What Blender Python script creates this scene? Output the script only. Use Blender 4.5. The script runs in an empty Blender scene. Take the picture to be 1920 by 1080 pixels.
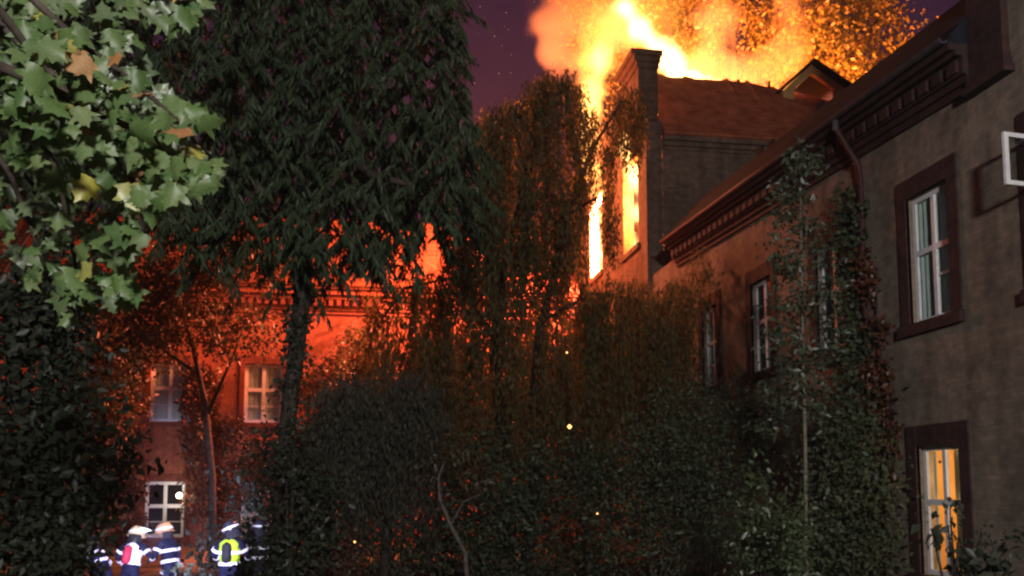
import bpy, bmesh, math, random
import numpy as np
from mathutils import Vector, Matrix, noise
R = math.radians
random.seed(7)
rng = np.random.default_rng(7)
SC = bpy.context.scene
COL = SC.collection

# ------------------------------------------------------------------ camera
PITCH, YAW, SHIFT, EYE, FPX = 5.6, 8.65, 0.1111, 2.3, 1700.0
cam_d = bpy.data.cameras.new('camera')
cam = bpy.data.objects.new('camera', cam_d); COL.objects.link(cam)
cam.location = (0, 0, EYE)
cam.rotation_euler = (R(90 + PITCH), 0, R(-YAW))
cam_d.lens = 36 * FPX / 1920; cam_d.sensor_width = 36
cam_d.shift_y = SHIFT
cam_d.clip_start = 0.1; cam_d.clip_end = 2000
SC.camera = cam

# ------------------------------------------------------------------ world, lights, exposure
w = bpy.data.worlds.new('World'); SC.world = w; w.use_nodes = True
nt = w.node_tree; nt.nodes.clear()
SUN_EL, SUN_AZ = 0.5, 200
sky = nt.nodes.new('ShaderNodeTexSky'); sky.sky_type = 'NISHITA'; sky.sun_disc = False
sky.sun_elevation = R(SUN_EL); sky.sun_rotation = R(SUN_AZ)
tint = nt.nodes.new('ShaderNodeMix'); tint.data_type = 'RGBA'; tint.blend_type = 'MIX'
tint.inputs['Factor'].default_value = 0.93
tint.inputs['B'].default_value = (0.33, 0.14, 0.72, 1)      # town glow on a night sky: dull violet
bg = nt.nodes.new('ShaderNodeBackground'); bg.inputs['Strength'].default_value = 0.04
wo = nt.nodes.new('ShaderNodeOutputWorld')
nt.links.new(sky.outputs[0], tint.inputs['A']); nt.links.new(tint.outputs['Result'], bg.inputs['Color'])
nt.links.new(bg.outputs[0], wo.inputs[0])

def light(name, kind, loc, energy, color, radius=0.3, target=None, size=60, blend=0.6):
    d = bpy.data.lights.new(name, kind); d.energy = energy; d.color = color
    if kind != 'SUN': d.shadow_soft_size = radius
    o = bpy.data.objects.new(name, d); COL.objects.link(o); o.location = loc
    if target is not None:
        o.rotation_euler = (Vector(target) - Vector(loc)).to_track_quat('-Z', 'Y').to_euler()
    if kind == 'SPOT': d.spot_size = R(size); d.spot_blend = blend
    return o
moon = light('moonlight', 'SUN', (0, -20, 30), 0.02, (0.9, 0.85, 1.0), target=(6, 20, 0)); moon.data.angle = R(10)
FIRE = (1.0, 0.27, 0.06)
light('fire_light_roof', 'POINT', (11.8, 36.9, 19.5), 16000, (1.0, 0.30, 0.06), 1.2)
light('fire_light_roof_east', 'POINT', (20.5, 39.6, 18.6), 23000, (1.0, 0.34, 0.05), 1.0)
light('fire_light_facade', 'POINT', (3.4, 36.6, 15.8), 9500, (1.0, 0.26, 0.10), 0.6)
light('fire_light_window_near', 'POINT', (9.95, 32.0, 13.0), 6000, (1.0, 0.24, 0.045), 0.5)
light('fire_light_window_far', 'POINT', (9.95, 37.0, 13.2), 80000, (1.0, 0.21, 0.105), 0.5)
light('street_lamp_light', 'POINT', (0.6, -10.0, 7.2), 11500, (1.0, 0.94, 0.90), 0.6)
light('fire_engine_work_light', 'SPOT', (-2.5, 11.0, 1.8), 9000, (0.62, 0.60, 1.0), 0.1, target=(-3.7, 18, 1.3), size=27)

HAZE = 0.0004
vs = SC.view_settings
vs.view_transform = 'Standard'; vs.look = 'None'; vs.exposure = 0; vs.gamma = 1; vs.use_curve_mapping = False
cy = SC.cycles
cy.use_denoising = True
cy.max_bounces = 6; cy.diffuse_bounces = 2; cy.glossy_bounces = 2; cy.transmission_bounces = 3
cy.transparent_max_bounces = 8; cy.volume_bounces = 1
cy.caustics_reflective = False; cy.caustics_refractive = False
cy.volume_step_rate = 1.0; cy.volume_max_steps = 128
cy.sample_clamp_indirect = 4
cy.filter_width = 2.4

# ------------------------------------------------------------------ helpers
_p, _w = R(PITCH), R(YAW)
def at(px, py, Y):
    """the point at depth Y (metres along the long wing) seen at a 1920x1080 photo position"""
    xc = (px - 960) / FPX; yc = SHIFT * 1920 / FPX + (540 - py) / FPX
    fy = math.cos(_p) - yc * math.sin(_p); z = math.sin(_p) + yc * math.cos(_p)
    X = xc * math.cos(_w) + fy * math.sin(_w); D = -xc * math.sin(_w) + fy * math.cos(_w)
    return Vector((X / D * Y, Y, EYE + z / D * Y))

def link(name, mesh, mat=None, parent=None):
    o = bpy.data.objects.new(name, mesh); COL.objects.link(o)
    if mat is not None and not mesh.materials:
        for m in (mat if isinstance(mat, (list, tuple)) else [mat]): mesh.materials.append(m)
    if parent is not None: o.parent = parent
    return o
def tag(o, label=None, cat=None, group=None, kind=None):
    for k, v in (('label', label), ('category', cat), ('group', group), ('kind', kind)):
        if v: o[k] = v
    return o
def empty(name, loc, label, cat, group=None, rz=0):
    o = bpy.data.objects.new(name, None); COL.objects.link(o); o.location = loc; o.rotation_euler = (0, 0, rz)
    o.empty_display_size = 0.2
    return tag(o, label, cat, group)
def copy_tree(o, parent=None):
    c = o.copy(); COL.objects.link(c)
    if parent is not None: c.parent = parent
    for ch in list(o.children): copy_tree(ch, c)
    return c

class MB:
    """collects shapes; build() links them as one mesh object"""
    def __init__(s): s.v = []; s.f = []; s.m = []
    def add(s, vs_, fs_, mi=0):
        b = len(s.v); s.v += [tuple(p) for p in vs_]; s.f += [tuple(i + b for i in f) for f in fs_]; s.m += [mi] * len(fs_)
    def box(s, a, b, mi=0, fr=None):
        (x0, y0, z0), (x1, y1, z1) = a, b
        P = [(x0,y0,z0),(x1,y0,z0),(x1,y1,z0),(x0,y1,z0),(x0,y0,z1),(x1,y0,z1),(x1,y1,z1),(x0,y1,z1)]
        if fr: P = [fr(*p) for p in P]
        s.add(P, [(0,3,2,1),(4,5,6,7),(0,1,5,4),(1,2,6,5),(2,3,7,6),(3,0,4,7)], mi)
    def tube(s, pts, rad, n=8, mi=0, cap=True):
        pts = [Vector(p) for p in pts]
        if not isinstance(rad, (list, tuple)): rad = [rad] * len(pts)
        b = len(s.v); up = Vector((0.13, 0.31, 0.94)).normalized()
        for i, p in enumerate(pts):
            t = (pts[min(i + 1, len(pts) - 1)] - pts[max(i - 1, 0)]).normalized()
            a = t.cross(up)
            if a.length < 1e-3: a = t.cross(Vector((1, 0, 0)))
            a.normalize(); c = t.cross(a)
            for k in range(n):
                q = 2 * math.pi * k / n
                s.v.append(tuple(p + (a * math.cos(q) + c * math.sin(q)) * rad[i]))
        for i in range(len(pts) - 1):
            for k in range(n):
                k2 = (k + 1) % n
                s.f.append((b + i*n + k, b + i*n + k2, b + (i+1)*n + k2, b + (i+1)*n + k)); s.m.append(mi)
        if cap:
            s.f.append(tuple(b + k for k in range(n))[::-1]); s.m.append(mi)
            e = b + (len(pts) - 1) * n
            s.f.append(tuple(e + k for k in range(n))); s.m.append(mi)
    def mesh(s, name, smooth=False):
        me = bpy.data.meshes.new(name); me.from_pydata(s.v, [], s.f)
        if any(s.m): me.polygons.foreach_set('material_index', s.m)
        if smooth: me.polygons.foreach_set('use_smooth', [True] * len(s.f))
        me.update(); return me
    def build(s, name, mat, parent=None, smooth=False, normals=True):
        me = s.mesh(name, smooth)
        if normals:
            bm = bmesh.new(); bm.from_mesh(me); bmesh.ops.recalc_face_normals(bm, faces=bm.faces); bm.to_mesh(me); bm.free()
        return link(name, me, mat, parent)

# ------------------------------------------------------------------ materials
def nmat(name):
    m = bpy.data.materials.new(name); m.use_nodes = True; t = m.node_tree; t.nodes.clear()
    return m, t, t.nodes.new('ShaderNodeOutputMaterial')
def N(t, kind, **kw):
    n = t.nodes.new(kind)
    for k, v in kw.items(): setattr(n, k, v)
    return n
def ramp(t, stops):
    n = t.nodes.new('ShaderNodeValToRGB'); e = n.color_ramp.elements
    while len(e) < len(stops): e.new(0.5)
    for el, (p, c) in zip(e, stops): el.position = p; el.color = (*c, 1)
    return n
def plain(name, col, rough=0.7, spec=0.3, metal=0, var=0.25, scale=6.0, bump=0.0):
    m, t, out = nmat(name); p = N(t, 'ShaderNodeBsdfPrincipled')
    p.inputs['Roughness'].default_value = rough; p.inputs['Metallic'].default_value = metal
    p.inputs['Specular IOR Level'].default_value = spec
    tc = N(t, 'ShaderNodeTexCoord'); nz = N(t, 'ShaderNodeTexNoise'); nz.inputs['Scale'].default_value = scale; nz.inputs['Detail'].default_value = 6
    t.links.new(tc.outputs['Object'], nz.inputs['Vector'])
    r = ramp(t, [(0.3, tuple(c * (1 - var) for c in col)), (0.7, tuple(min(1, c * (1 + var)) for c in col))])
    t.links.new(nz.outputs['Fac'], r.inputs[0]); t.links.new(r.outputs[0], p.inputs['Base Color'])
    if bump:
        b = N(t, 'ShaderNodeBump'); b.inputs['Strength'].default_value = bump; b.inputs['Distance'].default_value = 0.02
        t.links.new(nz.outputs['Fac'], b.inputs['Height']); t.links.new(b.outputs[0], p.inputs['Normal'])
    t.links.new(p.outputs[0], out.inputs[0]); return m
def brick(name, c1, c2, mortar, plane='YZ', bw=0.25, rh=0.077, dirt=(0.5, 0.9)):
    """brickwork: colour, fine relief and soot stains; plane = the wall's plane"""
    m, t, out = nmat(name); p = N(t, 'ShaderNodeBsdfPrincipled'); p.inputs['Roughness'].default_value = 0.85
    p.inputs['Specular IOR Level'].default_value = 0.2
    g = N(t, 'ShaderNodeNewGeometry'); sx = N(t, 'ShaderNodeSeparateXYZ'); cx = N(t, 'ShaderNodeCombineXYZ')
    t.links.new(g.outputs['Position'], sx.inputs[0])
    t.links.new(sx.outputs['Y' if plane[0] == 'Y' else 'X'], cx.inputs[0]); t.links.new(sx.outputs['Z'], cx.inputs[1])
    b = N(t, 'ShaderNodeTexBrick'); b.inputs['Scale'].default_value = 1; b.inputs['Brick Width'].default_value = bw
    b.inputs['Row Height'].default_value = rh; b.inputs['Mortar Size'].default_value = 0.007
    b.inputs['Color1'].default_value = (*c1, 1); b.inputs['Color2'].default_value = (*c2, 1); b.inputs['Mortar'].default_value = (*mortar, 1)
    b.inputs['Bias'].default_value = -0.1
    t.links.new(cx.outputs[0], b.inputs['Vector'])
    nz = N(t, 'ShaderNodeTexNoise'); nz.inputs['Scale'].default_value = 0.55; nz.inputs['Detail'].default_value = 8; nz.inputs['Roughness'].default_value = 0.65
    t.links.new(g.outputs['Position'], nz.inputs['Vector'])
    r = ramp(t, [(0.34, (dirt[0],) * 3), (0.66, (1.0,) * 3)]); t.links.new(nz.outputs['Fac'], r.inputs[0])
    mx = N(t, 'ShaderNodeMix', data_type='RGBA', blend_type='MULTIPLY'); mx.inputs['Factor'].default_value = dirt[1]
    t.links.new(b.outputs['Color'], mx.inputs['A']); t.links.new(r.outputs[0], mx.inputs['B'])
    n2 = N(t, 'ShaderNodeTexNoise'); n2.inputs['Scale'].default_value = 5; n2.inputs['Detail'].default_value = 5
    t.links.new(g.outputs['Position'], n2.inputs['Vector'])
    r2 = ramp(t, [(0.3, (0.62, 0.6, 0.6)), (0.7, (1.12, 1.05, 1.0))]); t.links.new(n2.outputs['Fac'], r2.inputs[0])
    m2 = N(t, 'ShaderNodeMix', data_type='RGBA', blend_type='MULTIPLY'); m2.inputs['Factor'].default_value = 0.9
    t.links.new(mx.outputs['Result'], m2.inputs['A']); t.links.new(r2.outputs[0], m2.inputs['B'])
    mp = N(t, 'ShaderNodeMapping'); mp.inputs['Scale'].default_value = (2.6, 2.6, 0.16); n3 = N(t, 'ShaderNodeTexNoise'); n3.inputs['Scale'].default_value = 1.0; n3.inputs['Detail'].default_value = 6
    t.links.new(g.outputs['Position'], mp.inputs[0]); t.links.new(mp.outputs[0], n3.inputs['Vector'])       # rain streaks
    r3 = ramp(t, [(0.36, (0.55, 0.53, 0.52)), (0.58, (1.05, 1.03, 1.0))]); t.links.new(n3.outputs['Fac'], r3.inputs[0])
    m3 = N(t, 'ShaderNodeMix', data_type='RGBA', blend_type='MULTIPLY'); m3.inputs['Factor'].default_value = 0.55
    t.links.new(m2.outputs['Result'], m3.inputs['A']); t.links.new(r3.outputs[0], m3.inputs['B'])
    t.links.new(m3.outputs['Result'], p.inputs['Base Color'])
    bp = N(t, 'ShaderNodeBump'); bp.inputs['Strength'].default_value = 0.6; bp.inputs['Distance'].default_value = 0.012; bp.invert = True
    t.links.new(b.outputs['Fac'], bp.inputs['Height']); t.links.new(bp.outputs[0], p.inputs['Normal'])
    t.links.new(p.outputs[0], out.inputs[0]); return m
def leafmat(name, cols, trans=0.4, gloss=0.06, per_object=False, mottled=0.0):
    """leaf colours vary from leaf to leaf"""
    m, t, out = nmat(name)
    if per_object:
        src = N(t, 'ShaderNodeObjectInfo').outputs['Random']
    else:
        src = N(t, 'ShaderNodeNewGeometry').outputs['Random Per Island']
    n = len(cols); r = ramp(t, [(i / max(1, n - 1), c) for i, c in enumerate(cols)])
    t.links.new(src, r.inputs[0]); colr = r.outputs[0]
    if mottled:
        tc = N(t, 'ShaderNodeTexCoord'); nz = N(t, 'ShaderNodeTexNoise'); nz.inputs['Scale'].default_value = 22; nz.inputs['Detail'].default_value = 4
        ob = N(t, 'ShaderNodeObjectInfo'); va = N(t, 'ShaderNodeVectorMath', operation='ADD')
        t.links.new(tc.outputs['Object'], va.inputs[0]); t.links.new(ob.outputs['Location'], va.inputs[1]); t.links.new(va.outputs[0], nz.inputs['Vector'])
        rr = ramp(t, [(0.35, (0.55, 0.62, 0.5)), (0.7, (1.25, 1.15, 1.0))]); t.links.new(nz.outputs['Fac'], rr.inputs[0])
        mx = N(t, 'ShaderNodeMix', data_type='RGBA', blend_type='MULTIPLY'); mx.inputs['Factor'].default_value = mottled
        t.links.new(colr, mx.inputs['A']); t.links.new(rr.outputs[0], mx.inputs['B']); colr = mx.outputs['Result']
    d = N(t, 'ShaderNodeBsdfDiffuse'); tr = N(t, 'ShaderNodeBsdfTranslucent'); gl = N(t, 'ShaderNodeBsdfGlossy')
    gl.inputs['Roughness'].default_value = 0.45; gl.inputs['Color'].default_value = (1, 1, 1, 1)
    t.links.new(colr, d.inputs[0]); t.links.new(colr, tr.inputs[0])
    a = N(t, 'ShaderNodeMixShader'); a.inputs[0].default_value = trans
    t.links.new(d.outputs[0], a.inputs[1]); t.links.new(tr.outputs[0], a.inputs[2])
    b = N(t, 'ShaderNodeMixShader'); b.inputs[0].default_value = gloss
    t.links.new(a.outputs[0], b.inputs[1]); t.links.new(gl.outputs[0], b.inputs[2]); t.links.new(b.outputs[0], out.inputs[0]); return m
def emit(name, col, strength):
    m, t, out = nmat(name); e = N(t, 'ShaderNodeEmission'); e.inputs[0].default_value = (*col, 1); e.inputs[1].default_value = strength
    t.links.new(e.outputs[0], out.inputs[0]); return m
def glass(name, tint=(0.9, 0.95, 0.95), clear=0.98, ior=1.6):
    m, t, out = nmat(name); g = N(t, 'ShaderNodeBsdfGlossy'); g.inputs['Roughness'].default_value = 0.02
    tr = N(t, 'ShaderNodeBsdfTransparent'); tr.inputs[0].default_value = (*[c * clear for c in tint], 1)
    f = N(t, 'ShaderNodeFresnel'); f.inputs[0].default_value = ior; mx = N(t, 'ShaderNodeMixShader')
    ge = N(t, 'ShaderNodeNewGeometry'); iv = N(t, 'ShaderNodeMath', operation='SUBTRACT'); iv.inputs[0].default_value = 1.0; t.links.new(ge.outputs['Backfacing'], iv.inputs[1])
    ml = N(t, 'ShaderNodeMath', operation='MULTIPLY'); t.links.new(f.outputs[0], ml.inputs[0]); t.links.new(iv.outputs[0], ml.inputs[1])
    t.links.new(ml.outputs[0], mx.inputs[0]); t.links.new(tr.outputs[0], mx.inputs[1]); t.links.new(g.outputs[0], mx.inputs[2])
    t.links.new(mx.outputs[0], out.inputs[0]); return m
def roofmat(name, c1, c2):
    m, t, out = nmat(name); p = N(t, 'ShaderNodeBsdfPrincipled'); p.inputs['Roughness'].default_value = 0.9; p.inputs['Specular IOR Level'].default_value = 0.05
    tc = N(t, 'ShaderNodeTexCoord'); nz = N(t, 'ShaderNodeTexNoise'); nz.inputs['Scale'].default_value = 2.2; nz.inputs['Detail'].default_value = 7
    t.links.new(tc.outputs['Object'], nz.inputs['Vector'])
    r = ramp(t, [(0.3, c1), (0.7, c2)]); t.links.new(nz.outputs['Fac'], r.inputs[0]); t.links.new(r.outputs[0], p.inputs['Base Color'])
    t.links.new(p.outputs[0], out.inputs[0]); return m
def field(t, balls, scale, amp, zs=0.55, detail=3):
    """soft gas density: a sum of round puffs broken up by noise; returns a 0..1 socket"""
    tc = N(t, 'ShaderNodeTexCoord'); acc = None
    for c, r in balls:
        d = N(t, 'ShaderNodeVectorMath', operation='DISTANCE'); t.links.new(tc.outputs['Object'], d.inputs[0]); d.inputs[1].default_value = tuple(c)
        m = N(t, 'ShaderNodeMapRange'); m.interpolation_type = 'SMOOTHSTEP'
        m.inputs['From Min'].default_value = r; m.inputs['From Max'].default_value = 0.0
        t.links.new(d.outputs['Value'], m.inputs['Value'])
        if acc is None: acc = m.outputs[0]
        else:
            a = N(t, 'ShaderNodeMath', operation='ADD'); t.links.new(acc, a.inputs[0]); t.links.new(m.outputs[0], a.inputs[1]); acc = a.outputs[0]
    mp = N(t, 'ShaderNodeMapping'); mp.inputs['Scale'].default_value = (1, 1, zs); nz = N(t, 'ShaderNodeTexNoise')
    nz.inputs['Scale'].default_value = scale; nz.inputs['Detail'].default_value = detail; nz.inputs['Distortion'].default_value = 0.7
    t.links.new(tc.outputs['Object'], mp.inputs[0]); t.links.new(mp.outputs[0], nz.inputs['Vector'])
    k = N(t, 'ShaderNodeMath', operation='MULTIPLY_ADD'); k.inputs[1].default_value = amp; k.inputs[2].default_value = -0.5 * amp
    t.links.new(nz.outputs['Fac'], k.inputs[0]); a = N(t, 'ShaderNodeMath', operation='ADD'); t.links.new(acc, a.inputs[0]); t.links.new(k.outputs[0], a.inputs[1])
    m = N(t, 'ShaderNodeMapRange'); m.interpolation_type = 'SMOOTHSTEP'; m.inputs['From Min'].default_value = 0.18; m.inputs['From Max'].default_value = 1.15
    t.links.new(a.outputs[0], m.inputs['Value']); return m.outputs[0]
def balls_of(spec):
    out = []
    for pts, rad in spec:
        for i in range(len(pts) - 1):
            a, b = Vector(pts[i]), Vector(pts[i+1]); n = max(1, round((b - a).length / (0.9 * max(rad[i], rad[i+1]))))
            for k in range(n + (i == len(pts) - 2)): out.append((a.lerp(b, k / n), rad[i] * (1 - k / n) + rad[i+1] * k / n))
    return out
def flamemat(name, col, strength, spec, scale=0.8, amp=1.2):
    """burning gas: emits orange light, brighter where it is thicker"""
    m, t, out = nmat(name); f = field(t, balls_of(spec), scale, amp)
    k = N(t, 'ShaderNodeMath', operation='MULTIPLY'); k.inputs[1].default_value = strength; t.links.new(f, k.inputs[0])
    e = N(t, 'ShaderNodeEmission'); e.inputs[0].default_value = (*col, 1); t.links.new(k.outputs[0], e.inputs[1])
    t.links.new(e.outputs[0], out.inputs['Volume']); return m
def smokemat(name, col, density, spec, scale=0.55, amp=1.2):
    m, t, out = nmat(name); f = field(t, balls_of(spec), scale, amp, 0.8, 4)
    k = N(t, 'ShaderNodeMath', operation='MULTIPLY'); k.inputs[1].default_value = density; t.links.new(f, k.inputs[0])
    v = N(t, 'ShaderNodeVolumePrincipled'); v.inputs['Color'].default_value = (*col, 1); v.inputs['Anisotropy'].default_value = 0.1
    t.links.new(k.outputs[0], v.inputs['Density']); t.links.new(v.outputs[0], out.inputs['Volume']); return m

M = {
 'wing_brick': brick('wing_brick', (0.37, 0.31, 0.25), (0.28, 0.235, 0.19), (0.28, 0.25, 0.22), 'YZ', dirt=(0.55, 0.9)),
 'wing_brick_end': brick('wing_brick_end', (0.37, 0.31, 0.25), (0.28, 0.235, 0.19), (0.28, 0.25, 0.22), 'XZ', dirt=(0.55, 0.9)),
 'dark_brick': brick('dark_brick', (0.085, 0.042, 0.04), (0.06, 0.032, 0.032), (0.05, 0.04, 0.04), 'YZ', dirt=(0.7, 0.8)),
 'block_brick': brick('block_brick', (0.30, 0.21, 0.15), (0.22, 0.155, 0.115), (0.2, 0.16, 0.13), 'XZ', dirt=(0.45, 0.9)),
 'block_brick_side': brick('block_brick_side', (0.30, 0.19, 0.12), (0.22, 0.14, 0.09), (0.2, 0.15, 0.11), 'YZ', dirt=(0.45, 0.9)),
 'red_brick': brick('red_brick', (0.46, 0.14, 0.08), (0.36, 0.105, 0.06), (0.36, 0.19, 0.13), 'XZ', dirt=(0.6, 0.8)),
 'dark_red_brick': brick('dark_red_brick', (0.30, 0.085, 0.055), (0.24, 0.07, 0.05), (0.2, 0.1, 0.08), 'XZ', dirt=(0.6, 0.8)),
 'white_paint': plain('white_paint', (0.84, 0.83, 0.84), 0.45, 0.4, var=0.1, scale=9),
 'zinc': plain('zinc', (0.055, 0.05, 0.058), 0.6, 0.3, var=0.25, scale=4),
 'pipe_red': plain('pipe_red', (0.05, 0.018, 0.018), 0.6, 0.25, var=0.3),
 'soffit': plain('soffit', (0.13, 0.05, 0.045), 0.8, 0.2, var=0.3),
 'slate': roofmat('slate', (0.011, 0.013, 0.02), (0.024, 0.027, 0.038)),
 'clay_tile_pale': roofmat('clay_tile_pale', (0.26, 0.078, 0.036), (0.5, 0.17, 0.08)),
 'clay_tile': roofmat('clay_tile', (0.14, 0.04, 0.022), (0.24, 0.075, 0.04)),
 'char': plain('char', (0.03, 0.02, 0.016), 0.95, 0.1, var=0.5, scale=4, bump=0.4),
 'interior': plain('interior', (0.30, 0.24, 0.17), 0.9, 0.1, var=0.15, scale=1.5),
 'dark_room': plain('dark_room', (0.04, 0.035, 0.035), 0.9, 0.1),
 'curtain': plain('curtain', (0.72, 0.75, 0.68), 0.9, 0.1, var=0.08, scale=3),
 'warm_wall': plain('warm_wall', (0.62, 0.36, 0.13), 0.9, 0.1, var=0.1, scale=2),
 'glass': glass('glass'), 'glass_dark': glass('glass_dark', (0.6, 0.65, 0.7), 0.85, 2.6),
 'bark': plain('bark', (0.055, 0.043, 0.036), 0.95, 0.1, var=0.5, scale=9, bump=0.9),
 'bark_pale': plain('bark_pale', (0.11, 0.095, 0.085), 0.9, 0.1, var=0.45, scale=8, bump=0.7),
 'pole_wood': plain('pole_wood', (0.17, 0.155, 0.12), 0.8, 0.2, var=0.3, scale=8),
 'earth': plain('earth', (0.05, 0.045, 0.03), 0.95, 0.1, var=0.5, scale=0.8, bump=0.5),
 'path': plain('path', (0.13, 0.12, 0.11), 0.9, 0.1, var=0.3, scale=2.5, bump=0.3),
 'navy': plain('navy', (0.008, 0.009, 0.028), 0.8, 0.2, var=0.3, scale=14),
 'black_cloth': plain('black_cloth', (0.018, 0.017, 0.02), 0.85, 0.2, var=0.3, scale=14),
 'skin': plain('skin', (0.50, 0.30, 0.22), 0.55, 0.3, var=0.08, scale=20),
 'reflective': plain('reflective', (0.86, 0.86, 0.88), 0.35, 0.6, var=0.05, scale=30),
 'white_cloth': plain('white_cloth', (0.82, 0.80, 0.80), 0.8, 0.2, var=0.06, scale=14),
 'red_cloth': plain('red_cloth', (0.42, 0.025, 0.05), 0.7, 0.3, var=0.2, scale=14),
 'lime_cloth': plain('lime_cloth', (0.36, 0.55, 0.02), 0.7, 0.3, var=0.15, scale=14),
 'helmet_cream': plain('helmet_cream', (0.72, 0.56, 0.26), 0.3, 0.5, var=0.06),
 'helmet_tan': plain('helmet_tan', (0.62, 0.34, 0.15), 0.3, 0.5, var=0.06),
 'helmet_black': plain('helmet_black', (0.03, 0.03, 0.04), 0.3, 0.5, var=0.1),
 'leaf_plane': leafmat('leaf_plane', [(0.07, 0.135, 0.042), (0.12, 0.18, 0.07), (0.05, 0.105, 0.03), (0.135, 0.195, 0.09), (0.08, 0.145, 0.042), (0.15, 0.20, 0.095)], 0.3, 0.02, True, 0.75),
 'leaf_plane_yellow': leafmat('leaf_plane_yellow', [(0.36, 0.33, 0.05), (0.30, 0.32, 0.10), (0.42, 0.30, 0.10)], 0.3, 0.04, True, 0.8),
 'leaf_plane_brown': leafmat('leaf_plane_brown', [(0.36, 0.17, 0.07), (0.30, 0.16, 0.10), (0.42, 0.24, 0.10)], 0.3, 0.03, True, 0.8),
 'leaf_crown': leafmat('leaf_crown', [(0.07, 0.115, 0.05), (0.11, 0.155, 0.07), (0.13, 0.18, 0.09), (0.09, 0.14, 0.055)], 0.3, 0.05),
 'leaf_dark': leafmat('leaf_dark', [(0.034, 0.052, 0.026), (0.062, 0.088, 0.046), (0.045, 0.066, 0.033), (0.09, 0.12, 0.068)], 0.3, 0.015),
 'leaf_willow': leafmat('leaf_willow', [(0.11, 0.112, 0.045), (0.20, 0.155, 0.055), (0.14, 0.135, 0.05), (0.25, 0.155, 0.055)], 0.62, 0.01),
 'leaf_willow_grey': leafmat('leaf_willow_grey', [(0.07, 0.075, 0.055), (0.11, 0.11, 0.08), (0.09, 0.092, 0.068)], 0.5, 0.01),
 'leaf_autumn': leafmat('leaf_autumn', [(0.20, 0.14, 0.025), (0.34, 0.22, 0.03), (0.15, 0.13, 0.025), (0.40, 0.25, 0.05)], 0.35, 0.03),
 'leaf_brown': leafmat('leaf_brown', [(0.085, 0.055, 0.025), (0.06, 0.06, 0.025), (0.11, 0.055, 0.03), (0.05, 0.055, 0.025)], 0.28, 0.03),
 'leaf_red': leafmat('leaf_red', [(0.13, 0.03, 0.02), (0.17, 0.05, 0.03), (0.07, 0.05, 0.02), (0.10, 0.035, 0.02)], 0.35, 0.04),
 'leaf_green': leafmat('leaf_green', [(0.06, 0.078, 0.042), (0.085, 0.108, 0.06), (0.048, 0.062, 0.036), (0.105, 0.122, 0.075)], 0.3, 0.015),
 'leaf_fresh': leafmat('leaf_fresh', [(0.055, 0.085, 0.034), (0.08, 0.115, 0.048), (0.045, 0.068, 0.028)], 0.35, 0.05),
 'leaf_sapling': leafmat('leaf_sapling', [(0.06, 0.09, 0.05), (0.09, 0.12, 0.07), (0.05, 0.075, 0.04), (0.12, 0.14, 0.09)], 0.35, 0.05),
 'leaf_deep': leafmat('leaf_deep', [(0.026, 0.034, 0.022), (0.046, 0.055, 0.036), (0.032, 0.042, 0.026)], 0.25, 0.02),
 'lamp_white': emit('lamp_white', (1.0, 0.85, 0.5), 14),
 'ember': emit('ember', (1.0, 0.45, 0.12), 5),
 'ember_dim': emit('ember_dim', (1.0, 0.55, 0.35), 1.2),
}

# ------------------------------------------------------------------ the setting
g = MB(); g.add([(-300, -120, 0), (300, -120, 0), (300, 400, 0), (-300, 400, 0)], [(0, 1, 2, 3)])
tag(g.build('ground', M['earth']), kind='structure', label='dark bare earth of the courtyard garden')
g = MB(); g.box((-6.2, 4, 0.002), (-1.2, 39.2, 0.012))
tag(g.build('path', M['path']), kind='structure', label='grey gravel path leading to the left building')

# ------------------------------------------------------------------ buildings
def frame_fn(o, U, Nn):
    o, U, Nn = Vector(o), Vector(U), Vector(Nn)
    return lambda u, n, z: tuple(o + U * u + Nn * n + Vector((0, 0, z)))
def facade(name, mat, parent, F, u0, u1, z0, z1, holes, depth=0.3):
    """a wall sheet with real openings and reveals"""
    us = sorted({u0, u1, *[h[0] for h in holes], *[h[1] for h in holes]}); zs = sorted({z0, z1, *[h[2] for h in holes], *[h[3] for h in holes]})
    b = MB()
    for i in range(len(us) - 1):
        for j in range(len(zs) - 1):
            uc, zc = (us[i] + us[i+1]) / 2, (zs[j] + zs[j+1]) / 2
            if any(h[0] < uc < h[1] and h[2] < zc < h[3] for h in holes): continue
            b.add([F(us[i], 0, zs[j]), F(us[i+1], 0, zs[j]), F(us[i+1], 0, zs[j+1]), F(us[i], 0, zs[j+1])], [(0, 1, 2, 3)])
    for (a, c, d, e) in holes:
        P = [F(a, 0, d), F(c, 0, d), F(c, 0, e), F(a, 0, e), F(a, -depth, d), F(c, -depth, d), F(c, -depth, e), F(a, -depth, e)]
        b.add(P, [(0, 1, 5, 4), (1, 2, 6, 5), (2, 3, 7, 6), (3, 0, 4, 7)])
    return b.build(name, mat, parent, normals=False)
def surround(parent, F, h, mat, wj=0.26, wl=0.36, sill=0.2, proud=0.035):
    a, c, d, e = h; b = MB()
    b.box((a - wj, -0.05, d), (a, proud, e), fr=F); b.box((c, -0.05, d), (c + wj, proud, e), fr=F)
    n = 6; L = (c - a + 2 * wj) / n                                    # a flat arch of rubbed brick
    for k in range(n): b.box((a - wj + k * L + 0.004, -0.05, e), (a - wj + (k + 1) * L - 0.004, proud + 0.006 * (k % 2), e + wl), fr=F)
    b.build('window_surround', mat, parent)
    s = MB(); s.box((a - wj - 0.04, -0.05, d - sill), (c + wj + 0.04, 0.10, d - 0.003), fr=F); s.build('sill', mat, parent)
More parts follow.
